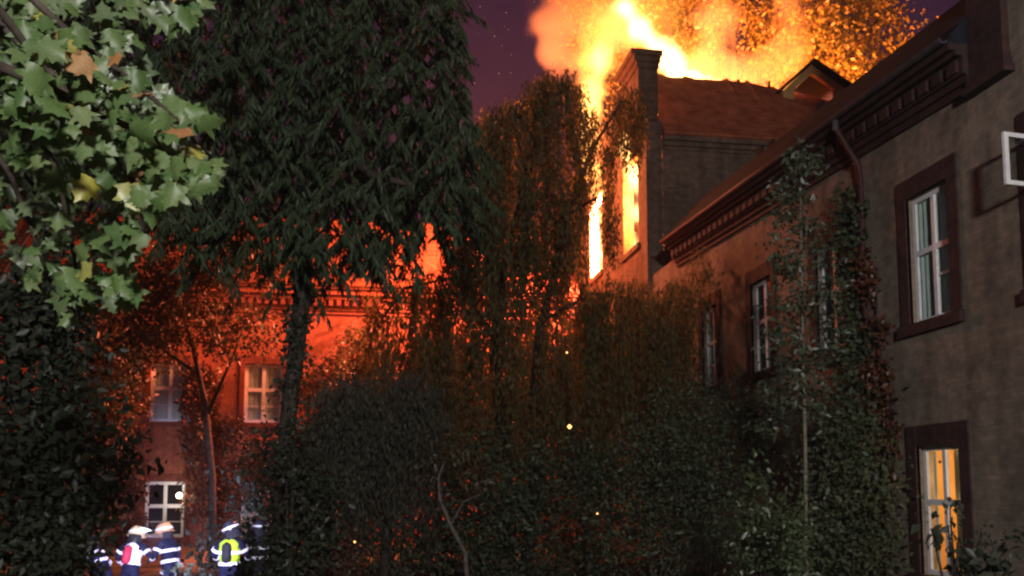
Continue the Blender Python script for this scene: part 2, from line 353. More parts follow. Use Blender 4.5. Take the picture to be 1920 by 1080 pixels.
def window(parent, F, h, style='cross', gmat='glass', inset=0.12, bar=0.085, label=None, back='curtain', rear='dark_room'):
    a, c, d, e = h; a += 0.004; c -= 0.004; d += 0.004; e -= 0.004
    n0, n1 = -inset - 0.05, -inset
    um = (a + c) / 2; zt = d + (e - d) * 0.56
    b = MB()
    b.box((a, n0, d), (a + bar, n1, e), fr=F); b.box((c - bar, n0, d), (c, n1, e), fr=F)
    b.box((a + bar, n0, d), (c - bar, n1, d + bar), fr=F); b.box((a + bar, n0, e - bar), (c - bar, n1, e), fr=F)
    b.box((um - bar * .55, n0, d + bar), (um + bar * .55, n1 + 0.012, e - bar), fr=F)
    for s0, s1 in ((a + bar, um - bar * .55), (um + bar * .55, c - bar)): b.box((s0, n0, zt - bar * .6), (s1, n1 + 0.008, zt + bar * .6), fr=F)
    if style == 'bars':
        for s0, s1 in ((a + bar, um - bar * .55), (um + bar * .55, c - bar)):
            for zz in ((d + zt) / 2,): b.box((s0, n0 + .01, zz - .018), (s1, n1 - .01, zz + .018), fr=F)
    if style == 'rightbar': b.box((a + bar, n0 + .01, d + .78 - .018), (um - bar * .55, n1 - .01, d + .78 + .018), fr=F)
    wn = b.build('window', M['white_paint'], parent)
    if label: wn['label'] = label
    for s0, s1 in ((a + bar, um - bar * .55), (um + bar * .55, c - bar)):
        for q0, q1 in ((d + bar, zt - bar * .6), (zt + bar * .6, e - bar)):
            p = MB(); p.box((s0, n0 + .018, q0), (s1, n0 + .026, q1), fr=F); p.build('pane', M[gmat], wn)
    if back == 'curtain':
        p = MB(); nseg = 26                                           # a hanging curtain in folds
        vs_ = []
        for k in range(nseg + 1):
            u = a + (c - a) * k / nseg; q = -inset - 0.085 + 0.018 * math.sin(k * 1.9) + 0.008 * math.sin(k * 4.3)
            vs_ += [F(u, q, d), F(u, q, e)]
        p.add(vs_, [(2*k, 2*k+2, 2*k+3, 2*k+1) for k in range(nseg)]); p.build('curtain', M['curtain'], wn, normals=False)
    if back != 'room':
        p = MB(); p.box((a - 0.5, -inset - 0.6, d - 0.3), (c + 0.5, -inset - 0.5, e + 0.3), fr=F); p.build('room_backing', M[rear], wn)
    return wn

# ---- long wing on the right: wall plane X = 9.5 facing -X
WX = 9.5
wing = empty('brick_building', (WX, 14, 0), 'long grey-brown brick wing with white windows on the right, one lit orange', 'building', rz=0)
def child_of(parent):
    inv = Matrix.Translation(parent.location).inverted()
    return inv
# parts are written in world metres: the empties sit at the origin of their parts through an inverse
def root(o):
    o['_base'] = list(o.location); return o
FW = frame_fn((WX, 0, 0), (0, 1, 0), (-1, 0, 0))
wing.location = (0, 0, 0)
hu = {k: (yc - 0.60, yc + 0.60, 5.25, 7.55) for k, yc in (('open', 11.0), ('first', 14.2), ('second', 17.65), ('third', 21.1), ('fourth', 24.6))}
hg = {'dark': (10.4, 11.6, 0.85, 3.08), 'lit': (13.6, 14.8, 0.85, 3.08)}
facade('wall', M['wing_brick'], wing, FW, -6, 30, 0, 9.75, list(hu.values()) + list(hg.values()))
facade('gable_wall', M['wing_brick_end'], wing, frame_fn((WX, -6, 0), (1, 0, 0), (0, -1, 0)), 0, 10, 0, 10, [])
for k, h in list(hu.items()) + list(hg.items()): surround(wing, FW, h, M['dark_brick'])
window(wing, FW, hu['first'], 'rightbar', label='white cross window with pale curtain behind closed panes')
window(wing, FW, hu['second'], 'bars', 'glass_dark'); window(wing, FW, hu['third'], 'bars', 'glass_dark'); window(wing, FW, hu['fourth'], 'bars')
window(wing, FW, hg['dark'], 'cross', 'glass_dark', back='none')
# open window: frame only, its far casement swung outwards
a, c, d, e = hu['open']; b = MB()
for q in ((a, a + .08), (c - .08, c)): b.box((q[0], -.17, d), (q[1], -.12, e), fr=FW)
b.box((a + .08, -.17, d), (c - .08, -.12, d + .08), fr=FW); b.box((a + .08, -.17, e - .08), (c - .08, -.12, e), fr=FW); b.box((a + .08, -.17, 6.55), (c - .08, -.12, 6.65), fr=FW)
wo_ = b.build('window', M['white_paint'], wing); wo_['label'] = 'white window frame with its top casement swung wide open'
b = MB(); P = lambda u, n, z: FW(u, n, z); u0, u1, n1, n2, z0, z1 = a - 1.0, c + .5, -.32, -3.2, d - .6, e + .6
b.add([P(u0, n2, z0), P(u1, n2, z0), P(u1, n2, z1), P(u0, n2, z1), P(u0, n1, z0), P(u1, n1, z0), P(u1, n1, z1), P(u0, n1, z1)], [(0, 1, 2, 3), (0, 4, 5, 1), (3, 2, 6, 7), (0, 3, 7, 4), (1, 5, 6, 2)]); b.build('room_backing', M['interior'], wo_, normals=False)
Fo = frame_fn((WX + .10, 11.51, 0), Vector((-0.99, -0.12, 0)).normalized(), Vector((-0.12, 0.99, 0)).normalized())
b = MB()
b.box((0, 0, 6.68), (.065, .045, 7.46), fr=Fo); b.box((.615, 0, 6.68), (.69, .045, 7.46), fr=Fo); b.box((.065, 0, 6.68), (.615, .045, 6.745), fr=Fo); b.box((.065, 0, 7.395), (.615, .045, 7.46), fr=Fo)
sash = b.build('casement', M['white_paint'], wo_); b = MB(); b.box((.065, .018, 6.745), (.615, .026, 7.395), fr=Fo); b.build('pane', M['glass'], sash)
# lit ground-floor window and its room
wl = window(wing, FW, hg['lit'], 'cross', back='room', label='ground floor window lit orange from inside with pale curtain strips')
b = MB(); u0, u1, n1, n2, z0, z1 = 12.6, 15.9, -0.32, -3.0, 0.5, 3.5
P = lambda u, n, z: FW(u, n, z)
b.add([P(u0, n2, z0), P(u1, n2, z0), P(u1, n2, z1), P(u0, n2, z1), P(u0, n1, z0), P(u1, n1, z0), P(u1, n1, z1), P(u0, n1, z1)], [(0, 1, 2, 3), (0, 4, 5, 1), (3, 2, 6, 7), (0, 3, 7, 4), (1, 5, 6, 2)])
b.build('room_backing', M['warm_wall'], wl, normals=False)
for (q0, q1, off) in ((13.98, 14.10, -.24), (14.30, 14.40, -.26), (14.60, 14.68, -.24), (13.68, 13.74, -.25)):
    b = MB(); n = 6
    vs_ = []
    for k in range(n + 1):
        u = q0 + (q1 - q0) * k / n; vs_ += [FW(u, off + .02 * math.sin(k * 2.2), .9), FW(u, off + .02 * math.sin(k * 2.2), 3.05)]
    b.add(vs_, [(2*k, 2*k+2, 2*k+3, 2*k+1) for k in range(n)]); b.build('curtain', M['curtain'], wl, normals=False)
light('room_lamp_light', 'POINT', (WX + 1.3, 14.1, 2.5), 170, (1.0, 0.62, 0.26), 0.12)
# cornice: stepped corbels, dentils, gutter, roof
EAVE_RISE = 0.045                                                     # the long wing steps up with the ground: its eave climbs gently
def extrude_profile(prof, F, u0, u1, name, mat, parent, rise=0.0):
    b = MB(); n = len(prof); q0, q1 = rise * (u0 - 13), rise * (u1 - 13); vs_ = [F(u0, p[0], p[1] + q0) for p in prof] + [F(u1, p[0], p[1] + q1) for p in prof]
    b.add(vs_, [(i, (i + 1) % n, n + (i + 1) % n, n + i) for i in range(n)] + [tuple(range(n))[::-1], tuple(range(n, 2 * n))])
    return b.build(name, mat, parent)
CY0, CY1 = 12.75, 27.2
prof = [(-.3, 8.75), (.08, 8.75), (.08, 8.88), (.15, 8.88), (.15, 9.00), (.22, 9.0), (.22, 9.30), (.34, 9.30), (.34, 9.38), (.46, 9.38), (.46, 9.50), (-.3, 9.50)]
corn = extrude_profile(prof, FW, CY0, CY1, 'cornice', M['dark_brick'], wing, EAVE_RISE)
db = MB(); db.box((0, .222, 9.05), (.24, .285, 9.25), fr=lambda u, n, z: (-n, u, z)); dm = db.mesh('dentil'); dm.materials.append(M['dark_brick'])
y = CY0 + .1
while y < CY1 - .2:
    o = bpy.data.objects.new('dentil', dm); COL.objects.link(o); o.location = (WX, y, EAVE_RISE * (y - 13)); o.parent = corn; y += .40
gp = [(.47, 9.52)] + [(.54 + .085 * math.cos(R(t)), 9.56 + .085 * math.sin(R(t))) for t in range(180, 361, 20)] + [(.60, 9.56)] + [(.54 + .06 * math.cos(R(t)), 9.565 + .06 * math.sin(R(t))) for t in range(340, 199, -20)]
extrude_profile(gp, FW, CY0, CY1, 'gutter', M['zinc'], wing, EAVE_RISE)
rf = extrude_profile([(.45, 9.505), (.42, 9.62), (-.85, 11.02), (-4.5, 12.2), (-4.5, 9.505)], FW, CY0, 27.3, 'roof', M['slate'], wing, EAVE_RISE)
for k in range(1, 7):                                                # slate courses, proud of the roof
    t = k / 7; n_, z_ = .42 - 1.27 * t, 9.62 + 1.40 * t
    extrude_profile([(n_ + .03, z_ - .025), (n_ + .045, z_ + .0), (n_ - .15, z_ + .215), (n_ - .16, z_ + .18)], FW, CY0 + .01, 27.2, 'slate_course', M['slate'], rf, EAVE_RISE)
for (yy, hh) in ((21.9, .16), (22.6, .22), (19.2, .14)):             # slipped slates breaking the roof edge
    b = MB(); ez = EAVE_RISE * (yy - 13); b.box((yy, -.87, 10.98 + ez), (yy + .3, -.80, 11.02 + hh + ez), fr=FW); b.build('slipped_slate', M['slate'], rf)
# taller front part of the wing with a dark brick pilaster
facade('upper_wall', M['wing_brick'], wing, FW, -6, 11.95, 9.75, 14, [])
b = MB(); b.box((11.95, -.3, 8.98), (12.75, .12, 14), fr=FW); b.box((11.85, -.3, 8.62), (12.85, .2, 8.74), fr=FW); b.box((11.9, -.3, 8.74), (12.8, .16, 8.86), fr=FW); b.box((11.93, -.3, 8.86), (12.77, .13, 8.98), fr=FW)
b.build('pilaster', M['dark_brick'], wing)
b = MB(); b.tube([FW(16.25, .52, 9.62), FW(16.25, .50, 9.46), FW(16.2, .30, 9.05), FW(16.15, .12, 8.72), FW(16.15, .09, 8.4), FW(16.15, .09, 0.1)], .055, 10); pp = b.build('downpipe', M['pipe_red'], wing, True)
for zz in (2.5, 4.6, 6.7, 8.3):
    b = MB(); b.tube([FW(16.15, .09, zz), FW(16.15, .09, zz + .06)], .068, 10); b.build('pipe_clip', M['pipe_red'], pp)
b = MB(); b.tube([FW(16.25, .52, 9.42), FW(16.25, .52, 9.67)], .062, 10); b.build('pipe_funnel', M['zinc'], pp)

# ---- burning block: facade plane X = 9.36 facing -X, end wall Y = 30 facing the camera
block = empty('burning_building', (0, 0, 0), 'tall brick building with its roof and tall windows on fire', 'building')
BX, BY = 9.36, 30.0
FB = frame_fn((BX, 0, 0), (0, 1, 0), (-1, 0, 0)); FE = frame_fn((0, BY, 0), (1, 0, 0), (0, -1, 0))
bw = [(31.05, 33.0, 11.2, 14.6), (36.35, 38.45, 11.5, 14.9), (31.2, 32.8, 6.0, 8.6), (36.5, 38.2, 6.0, 8.6)]
facade('wall', M['block_brick_side'], block, FB, 30, 46, 0, 17.6, bw, 0.4)
# attic parapet above the facade and the corner chimney with its spreading cap
b = MB()
for (y0, y1, zt) in ((31.75, 33.6, 17.9), (33.605, 35.2, 18.0), (35.205, 37.0, 17.8), (37.005, 46, 17.7)): b.box((y0, -.55, 17.603), (y1, .02, zt), fr=FB)
b.build('parapet', M['block_brick_side'], block)
b = MB()
b.box((9.22, 29.99, 15.4), (9.80, 31.72, 15.62)); b.box((9.10, 29.96, 15.62), (9.82, 31.74, 17.3)); b.box((9.02, 29.90, 17.3), (9.86, 31.80, 17.5)); b.box((8.92, 29.84, 17.5), (9.90, 31.88, 17.72)); b.box((8.80, 29.76, 17.72), (9.96, 31.96, 17.92))
b.build('chimney', M['block_brick_side'], block)
b = MB(); b.box((BX + .003, BY, 0), (9.95, BY + .38, 15.38)); b.build('corner_pier', M['block_brick'], block)
facade('end_wall', M['block_brick'], block, FE, 9.953, 20, 0, 14.35, [(12.2, 13.4, 10.2, 12.4)], 0.3)
b = MB(); b.box((12.2, BY + .3, 10.2), (13.4, BY + .4, 12.4)); b.build('blind_window', M['char'], block)
extrude_profile([(-.02, 14.35), (.06, 14.35), (.06, 14.47), (.16, 14.47), (.16, 14.62), (.30, 14.62), (.30, 14.78), (-.02, 14.78)], FE, 9.953, 20, 'cornice', M['block_brick'], block)
b = MB(); nx, ny = 46, 10                                             # front roof slope, its ridge gnawed by the fire
x0, x1 = 9.953, 20.0
gv = []
for j in range(ny + 1):
    for i in range(nx + 1):
        x = x0 + (x1 - x0) * i / nx; t = j / ny
        top = 18.55 + .22 * noise.noise((x * 1.7, 0, 3)) + .12 * noise.noise((x * 5, 2, 3)) - max(0, x - 14.6) * .17
        gv.append((x, 29.72 + t * 3.3, 14.80 + t * (top - 14.8) + .05 * noise.noise((x * .8, t * 3, 1))))
b.add(gv, [(j*(nx+1)+i, j*(nx+1)+i+1, (j+1)*(nx+1)+i+1, (j+1)*(nx+1)+i) for j in range(ny) for i in range(nx)])
n0 = len(gv); b.add([(p[0], p[1] + .12, p[2] - .16) for p in gv], [(j*(nx+1)+i, (j+1)*(nx+1)+i, (j+1)*(nx+1)+i+1, j*(nx+1)+i+1) for j in range(ny) for i in range(nx)])
rb = b.build('roof', M['clay_tile_pale'], block, normals=False)
for k in range(15):                                                   # tile courses
    t = (k + .4) / 15.5
    b = MB(); L = 40; vs_ = []
    for i in range(L + 1):
        x = x0 + .02 + (x1 - x0 - .04) * i / L
        top = 18.5 - max(0, x - 14.6) * .17; z = 14.80 + t * (top - 14.8); yv = 29.72 + t * 3.3
        j_ = .012 * noise.noise((x * 4, k * 3.1, 0)); vs_ += [(x, yv - .03, z - .01 + j_), (x, yv - .035, z + .05 + j_), (x, yv + .19, z + .285 + j_)]
    b.add(vs_, [f for i in range(L) for f in ((3*i, 3*i+3, 3*i+4, 3*i+1), (3*i+1, 3*i+4, 3*i+5, 3*i+2))]); b.build('tile_course', M['clay_tile_pale'], rb, normals=False)
for i in range(9):                                                    # charred rafters sticking out of the ridge
    x = 10.4 + i * .62 + random.uniform(-.12, .12); l = random.uniform(.0, .2)
    b = MB(); b.box((x, 32.95, 18.2), (x + .1, 33.1, 18.45 + l)); b.build('rafter', M['char'], rb)
# gabled dormer at the far end of that roof
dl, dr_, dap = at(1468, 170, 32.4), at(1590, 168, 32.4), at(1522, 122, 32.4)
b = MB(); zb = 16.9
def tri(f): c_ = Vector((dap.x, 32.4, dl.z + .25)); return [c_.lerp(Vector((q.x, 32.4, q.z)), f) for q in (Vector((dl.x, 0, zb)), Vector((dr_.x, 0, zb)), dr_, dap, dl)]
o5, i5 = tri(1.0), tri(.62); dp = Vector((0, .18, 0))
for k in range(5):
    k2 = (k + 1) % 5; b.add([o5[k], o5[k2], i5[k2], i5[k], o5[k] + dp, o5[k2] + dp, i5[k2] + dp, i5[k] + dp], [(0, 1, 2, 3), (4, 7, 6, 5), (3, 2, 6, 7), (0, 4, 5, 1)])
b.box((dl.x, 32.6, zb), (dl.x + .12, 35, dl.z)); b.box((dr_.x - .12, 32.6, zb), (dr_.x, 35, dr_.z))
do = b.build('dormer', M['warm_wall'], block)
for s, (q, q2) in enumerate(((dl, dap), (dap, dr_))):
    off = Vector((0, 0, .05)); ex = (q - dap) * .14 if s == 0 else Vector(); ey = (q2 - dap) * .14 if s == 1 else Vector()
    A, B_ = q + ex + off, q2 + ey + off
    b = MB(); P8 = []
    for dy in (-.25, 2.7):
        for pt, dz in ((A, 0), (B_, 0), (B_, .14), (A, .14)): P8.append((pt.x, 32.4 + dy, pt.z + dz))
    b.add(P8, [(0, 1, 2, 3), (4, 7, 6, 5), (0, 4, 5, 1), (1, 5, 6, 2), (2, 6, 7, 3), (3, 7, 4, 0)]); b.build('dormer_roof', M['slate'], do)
# burnt-out interior
b = MB(); b.box((13.4, 30.5, 9), (13.6, 45.5, 14.4)); b.box((9.8, 30.5, 10.6), (13.4, 45.5, 10.8)); b.build('inner_wall', M['char'], block)
b = MB(); b.box((9.95, 45.6, 0), (20, 46, 16)); b.box((19.7, 30.4, 0), (20, 45.6, 14)); b.build('rear_wall', M['block_brick'], block)
for h in bw[2:]:
    window(block, FB, h, 'bars', 'glass_dark', back='none')
for h in bw[:2]:
    b = MB(); b.box((h[0], -.3, h[2]), (h[1], -.2, h[2] + .08), fr=FB); b.box(((h[0] + h[1]) / 2 - .04, -.3, h[2] + .08), ((h[0] + h[1]) / 2 + .04, -.2, h[2] + 1.1), fr=FB)
    b.build('burnt_frame', M['char'], block)
    s = MB(); s.box((h[0] - .2, -.05, h[2] - .2), (h[1] + .2, .10, h[2] - .003), fr=FB); s.build('sill', M['block_brick_side'], block)

# ---- left building: facade plane Y = 40 facing the camera
left = empty('brick_building', (0, 0, 0), 'red brick building at the left glowing red in firelight behind trees', 'building')
FL = frame_fn((0, 40, 0), (1, 0, 0), (0, -1, 0))
lh = [(-5.55, -3.95, 5.2, 7.75), (-9.4, -7.8, 5.2, 7.75), (-13.2, -11.6, 5.2, 7.75), (-1.7, -.1, 5.2, 7.75), (2.2, 3.8, 5.2, 7.75), (6, 7.6, 5.2, 7.75)]
lg = [(-9.45, -7.85, .35, 2.68), (-5.55, -3.95, .35, 2.68), (-13.2, -11.6, .35, 2.68), (-1.7, -.1, .35, 2.68)]
facade('wall', M['red_brick'], left, FL, -24, 9.3, 0, 11.0, lh + lg)
for h in lh + lg: surround(left, FL, h, M['dark_red_brick'], .2, .3)
for h in lh: window(left, FL, h, 'bars', 'glass', bar=.13)
for h in lg: window(left, FL, h, 'bars', 'glass', bar=.13, back='none' if h is lg[0] else 'curtain')
b = MB(); b.box((-6.6, -.2, 8.4), (-6.35, .05, 11), fr=FL)
lc = extrude_profile([(-.02, 10.0), (.07, 10.0), (.07, 10.16), (.14, 10.16), (.14, 10.3), (.20, 10.3), (.20, 10.62), (.32, 10.62), (.32, 10.8), (.46, 10.8), (.46, 11.0), (-.02, 11.0)], FL, -24, 9.3, 'cornice', M['red_brick'], left)
db = MB(); db.box((0, -.31, 10.34), (.17, -.202, 10.6)); dm2 = db.mesh('dentil'); dm2.materials.append(M['dark_red_brick'])
x = -17.0
while x < 0:
    o = bpy.data.objects.new('dentil', dm2); COL.objects.link(o); o.location = (x, 40, 0); o.parent = lc; x += .34
lr = extrude_profile([(.55, 11.03), (.55, 11.13), (-4.5, 15.6), (-4.5, 11.03)], FL, -24, 9.3, 'roof', M['clay_tile'], left)
for k in range(16):
    t = k / 16; n_, z_ = .56 - 5.06 * t, 11.15 + 4.47 * t
    extrude_profile([(n_ + .04, z_), (n_ + .04, z_ + .07), (n_ - .26, z_ + .30), (n_ - .26, z_ + .24)], FL, -23.9, 9.2, 'tile_course', M['clay_tile'], lr)
for k in range(9):
    xx = -21 + k * .95                                                # standing seams down the roof at its far end
    extrude_profile([(.62, 11.22), (.62, 11.32), (-4.4, 15.85), (-4.4, 15.7)], FL, xx, xx + .12, 'roof_batten', M['slate'], lr)
# wall lamp shining beside the lower left window
lp = empty('wall_lamp', (-7.98, 39.55, 2.1), 'small glowing globe lamp hanging in the lower window of left building', 'lamp')
bm = bmesh.new(); bmesh.ops.create_uvsphere(bm, u_segments=14, v_segments=10, radius=.12); me = bpy.data.meshes.new('globe'); bm.to_mesh(me); bm.free()
o = link('globe', me, M['lamp_white'], lp)
b = MB(); b.tube([(0, .1, .1), (0, .3, .16), (0, .62, .16)], .02, 8); b.build('bracket', M['zinc'], lp)
light('wall_lamp_light', 'POINT', (-7.98, 39.2, 2.1), 25, (1.0, 0.85, 0.55), 0.15)

# ------------------------------------------------------------------ fire and smoke
def lobes(name, mat, spec, voxel, disp=.25, freq=.7, seed=0):
    bm = bmesh.new()
    for pts, rad in spec:
        pts = [Vector(p) for p in pts]
        for i in range(len(pts) - 1):
            L = (pts[i+1] - pts[i]).length; n = max(1, int(L / (min(rad[i], rad[i+1]) * .45 + .05)))
            for k in range(n + 1):
                t = k / n; p = pts[i].lerp(pts[i+1], t); r = rad[i] * (1 - t) + rad[i+1] * t
                bmesh.ops.create_icosphere(bm, subdivisions=2, radius=r, matrix=Matrix.Translation(p))
    me = bpy.data.meshes.new(name); bm.to_mesh(me); bm.free()
    o = bpy.data.objects.new(name, me); COL.objects.link(o)
    md = o.modifiers.new('remesh', 'REMESH'); md.mode = 'VOXEL'; md.voxel_size = voxel
    dg = bpy.context.evaluated_depsgraph_get(); me2 = bpy.data.meshes.new_from_object(o.evaluated_get(dg))
    o.modifiers.clear(); o.data = me2; bpy.data.meshes.remove(me)
    for v in me2.vertices:
        q = v.co * freq + Vector((seed * 7.1, seed * 3.3, 0)); q.z *= .7
        v.co += Vector(v.normal) * (disp * (noise.noise(q) + .5 * noise.noise(q * 2.3)))
    me2.materials.clear(); me2.materials.append(mat); me2.name = name
    return o
A = lambda px, py, Y=34.6: at(px, py, Y)
def gas(name, spec, label, cat, kind, seed, mk, voxel=.25, **kw):
    """a closed lumpy body round the puffs, filled with their gas"""
    big = [(p, [r * 1.05 + .05 for r in rr]) for p, rr in spec]
    return tag(lobes(name, mk(spec), big, voxel, .12, .8, seed), label, cat, kind=kind)
gas('roof_flame', [
    ([A(1325, 165), A(1268, 125), A(1222, 70), A(1190, 0), A(1185, -70)], [.6, 1.4, 1.8, 1.9, 1.7]),
    ([A(1285, 90), A(1255, 20), A(1250, -50)], [1.0, 1.3, 1.4]),
    ([A(1120, 150), A(1105, 95), A(1125, 45)], [1.0, 1.5, 1.5]),
    ([A(1430, 172, 34), A(1370, 165, 34), A(1310, 148, 34)], [.28, .5, .8]),
], 'tall yellow flames bursting through the roof ridge of the burning building', 'flame', 'thing', 1,
    lambda sp: flamemat('flame', (1.0, 0.36, 0.05), 0.62, sp, 1.25, 1.9))
gas('flame_core', [
    ([A(1305, 150, 34), A(1262, 125, 34), A(1235, 90, 34), A(1200, 55, 34), A(1172, 15, 34)], [.6, 1.05, 1.05, 1.0, .8]),
    ([A(1400, 168, 33.7), A(1330, 150, 33.7), A(1270, 140, 33.8)], [.25, .4, .6]),
], 'white-hot core of the roof fire beside the parapet', 'flame', 'thing', 2,
    lambda sp: flamemat('flame_core', (1.0, 0.58, 0.18), 10.0, sp, .9, 1.1), .16)
gas('window_flame', [
    ([(9.95, 32.0, 11.4), (9.9, 32.0, 12.6), (9.8, 32.0, 13.8), (9.2, 31.9, 15.0), (9.0, 31.8, 16.2)], [.9, .95, .9, .6, .3]),
], 'bright flame filling the near tall window beside the building corner', 'flame', 'thing', 3,
    lambda sp: flamemat('flame_near', (1.0, 0.52, 0.14), 13.0, sp, 1.1, 1.0), .16)
gas('window_flame', [
    ([(9.95, 37.4, 11.7), (9.9, 37.4, 13.0), (9.7, 37.3, 14.2), (9.2, 37.2, 15.2)], [1.0, 1.05, .9, .5]),
], 'bright flame in the farther tall window partly behind hanging branches', 'flame', 'thing', 4,
    lambda sp: flamemat('flame_far', (1.0, 0.46, 0.10), 6.0, sp, 1.1, 1.0), .16)
gas('facade_flame', [
    ([(8.9, 34.6, 14.2), (8.8, 35.2, 15.6), (8.6, 35.4, 17.2), (8.7, 35.2, 18.8), (9.0, 35, 20)], [.35, .6, .8, 1.0, 1.2]),
    ([(8.8, 36.9, 15.6), (8.6, 36.6, 17.0), (8.6, 36.2, 18.2)], [.5, .6, .7]),
], 'orange flames climbing the courtyard facade behind the weeping tree', 'flame', 'thing', 5,
    lambda sp: flamemat('flame_facade', (1.0, 0.42, 0.08), 5.5, sp, 1.2, 1.6), .2)
gas('smoke', [
    ([A(1085, 165, 36.2), A(1050, 110, 36.4), A(1035, 60, 36.0), A(1062, 10, 36.2), A(1050, -60, 36.2)], [.9, 1.5, 1.4, 1.9, 1.7]),
    ([A(1022, 100, 36.8), A(1010, 40, 36.4)], [.9, 1.0]), ([A(1105, 110, 36.6), A(1120, 40, 36.8), A(1110, -60, 36.6)], [1.3, 1.9, 2.0]),
    ([A(1170, 40, 37), A(1180, -70, 37)], [2.2, 2.4]),
    ([A(1330, 110, 36.8), A(1345, 40, 36.8), A(1300, -60, 36.8)], [1.5, 1.9, 2.2]),
    ([A(1390, 160, 36), A(1425, 130, 36.2), A(1462, 100, 36), A(1490, 50, 36), A(1476, 5, 36), A(1495, -80, 36)], [1.1, 1.4, 1.5, 1.5, 1.1, 1.3]),
    ([A(1450, 160, 36), A(1505, 95, 36.3)], [.8, .8]),
    ([A(1300, 130, 36.4), A(1390, 140, 36.4)], [1.3, 1.5]),
], 'orange lit smoke billowing from the burning roof', 'smoke', 'stuff', 6,
    lambda sp: smokemat('smoke', (0.80, 0.58, 0.48), 0.24, sp, .7, 1.9), .3)
m_, t_, o_ = nmat('haze'); v_ = N(t_, 'ShaderNodeVolumePrincipled'); v_.inputs['Color'].default_value = (0.8, 0.76, 0.74, 1); v_.inputs['Density'].default_value = HAZE
t_.links.new(v_.outputs[0], o_.inputs['Volume'])
g = MB(); g.box((-60, -16, -1), (60, 75, 40)); tag(g.build('haze', m_), 'thin smoky haze hanging over the whole courtyard', 'haze', kind='stuff')
b = MB(); b2 = MB()
def spark(bb, p, r):
    bb.add([p + Vector(d) * r for d in ((1,0,0),(-1,0,0),(0,1,0),(0,-1,0),(0,0,1),(0,0,-1))], [(0,2,4),(2,1,4),(1,3,4),(3,0,4),(2,0,5),(1,2,5),(3,1,5),(0,3,5)])
for k in range(18):
    spark(b2, at(random.gauss(930, 45), random.uniform(-20, 160), random.uniform(33, 38)), random.uniform(.010, .022))
for (px, py, Y, r) in ((1068, 800, 18.5, .05), (1063, 661, 18.5, .022), (1120, 963, 17, .018), (665, 1016, 16.5, .02)):
    spark(b, at(px, py, Y), r)
tag(b2.build('embers', M['ember_dim']), 'faint glowing embers drifting across the dark sky', 'embers', kind='stuff')
tag(b.build('embers', M['ember']), 'glowing embers falling in front of the weeping tree', 'embers', kind='stuff')

# ------------------------------------------------------------------ foliage builders
def unit(a): return a / (np.linalg.norm(a, axis=-1, keepdims=True) + 1e-9)
def leaves(name, mat, parent, P, D, L, W, fold=.22, droop=0.0):
    """many folded leaf blades in one part"""
    n = len(P); D = unit(D); rnd = rng.normal(size=(n, 3)); S = unit(np.cross(D, rnd)); U = np.cross(S, D)
    L = np.asarray(L).reshape(-1, 1) * np.ones((n, 1)); W = np.asarray(W).reshape(-1, 1) * np.ones((n, 1))
    mid = P + D * L * .45
    V = np.empty((n, 4, 3)); V[:, 0] = P; V[:, 1] = mid + S * W * .5 + U * W * fold; V[:, 2] = P + D * L; V[:, 3] = mid - S * W * .5 + U * W * fold
    V[:, 2, 2] -= (L[:, 0] * droop)
    return bulk(name, mat, parent, V)
def bulk(name, mat, parent, V):
    n = V.shape[0]; me = bpy.data.meshes.new(name)
    me.vertices.add(n * 4); me.vertices.foreach_set('co', V.reshape(-1).astype(np.float32))
    base = np.arange(n)[:, None] * 4; tri = np.concatenate([base + [0, 1, 2], base + [0, 2, 3]], 1).reshape(-1)
    me.loops.add(n * 6); me.loops.foreach_set('vertex_index', tri.astype(np.int32))
    me.polygons.add(n * 2); me.polygons.foreach_set('loop_start', (np.arange(n * 2) * 3).astype(np.int32))
    me.update(calc_edges=True); me.validate()
    o = link(name, me, mat, parent); o['kind'] = 'stuff'; return o
def rand_dir(n): return unit(rng.normal(size=(n, 3)))
def clumps(C, rad, per, L, W, out=.6, down=.5, flat=1.0):
    """leaves in clumps round the centres C; returns P, D, L, W"""
    C = np.asarray(C); k = len(C); n = k * per
    off = rng.normal(size=(n, 3)) * rad * .55; off[:, 2] *= flat
    P = np.repeat(C, per, 0) + off
    D = rand_dir(n) + unit(off) * out; D[:, 2] -= down
    s = rng.uniform(.7, 1.25, n); return P, D, L * s, W * s
def ellipsoid_shell(c, r, n, inner=.55, zmin=-1):
    d = rand_dir(n * 2); d = d[d[:, 2] > zmin][:n]
    q = rng.uniform(inner, 1.0, (len(d), 1)); return np.asarray(c) + d * q * np.asarray(r)
def trunk_tree(name, label, cat, base, trunks, bark, group=None):
    t = empty(name, base, label, cat, group); b = MB()
    for pts, rad in trunks: b.tube([Vector(p) - Vector(base) for p in pts], rad, 9)
    b.build('trunk', bark, t, True); return t
def rel(P, base): return np.asarray(P) - np.asarray(base)

# ---- tree behind the burning roof (lit orange)
base = (21, 47, 0)
t = trunk_tree('broadleaf_tree', 'tall leafy tree behind the burning roof, lit golden by flames', 'tree', base,
   [([(21, 47, 0), (21.2, 47, 8), (20.6, 47, 17), (21, 46.6, 27), (20, 46, 34)], [.6, .5, .42, .3, .12]),
    ([(20.8, 47, 15), (17.5, 46, 22), (15.2, 45, 28), (13.5, 44, 32)], [.32, .25, .18, .08]),
    ([(21, 47, 18), (24.5, 46, 24), (28, 45.6, 29)], [.3, .22, .08]),
    ([(19, 46.5, 19), (18.9, 44.6, 25), (18.6, 44, 31)], [.2, .16, .08])], M['bark'])
C = np.vstack([ellipsoid_shell((21, 47.5, 27), (9.5, 5.0, 8.5), 200, .45), ellipsoid_shell((14.5, 45.5, 29.5), (4.5, 3.5, 4.5), 60, .3), ellipsoid_shell((27, 46, 27), (6, 4, 7), 60, .4)])
P, D, L, W = clumps(C, 1.1, 130, .30, .17, .4, .5)
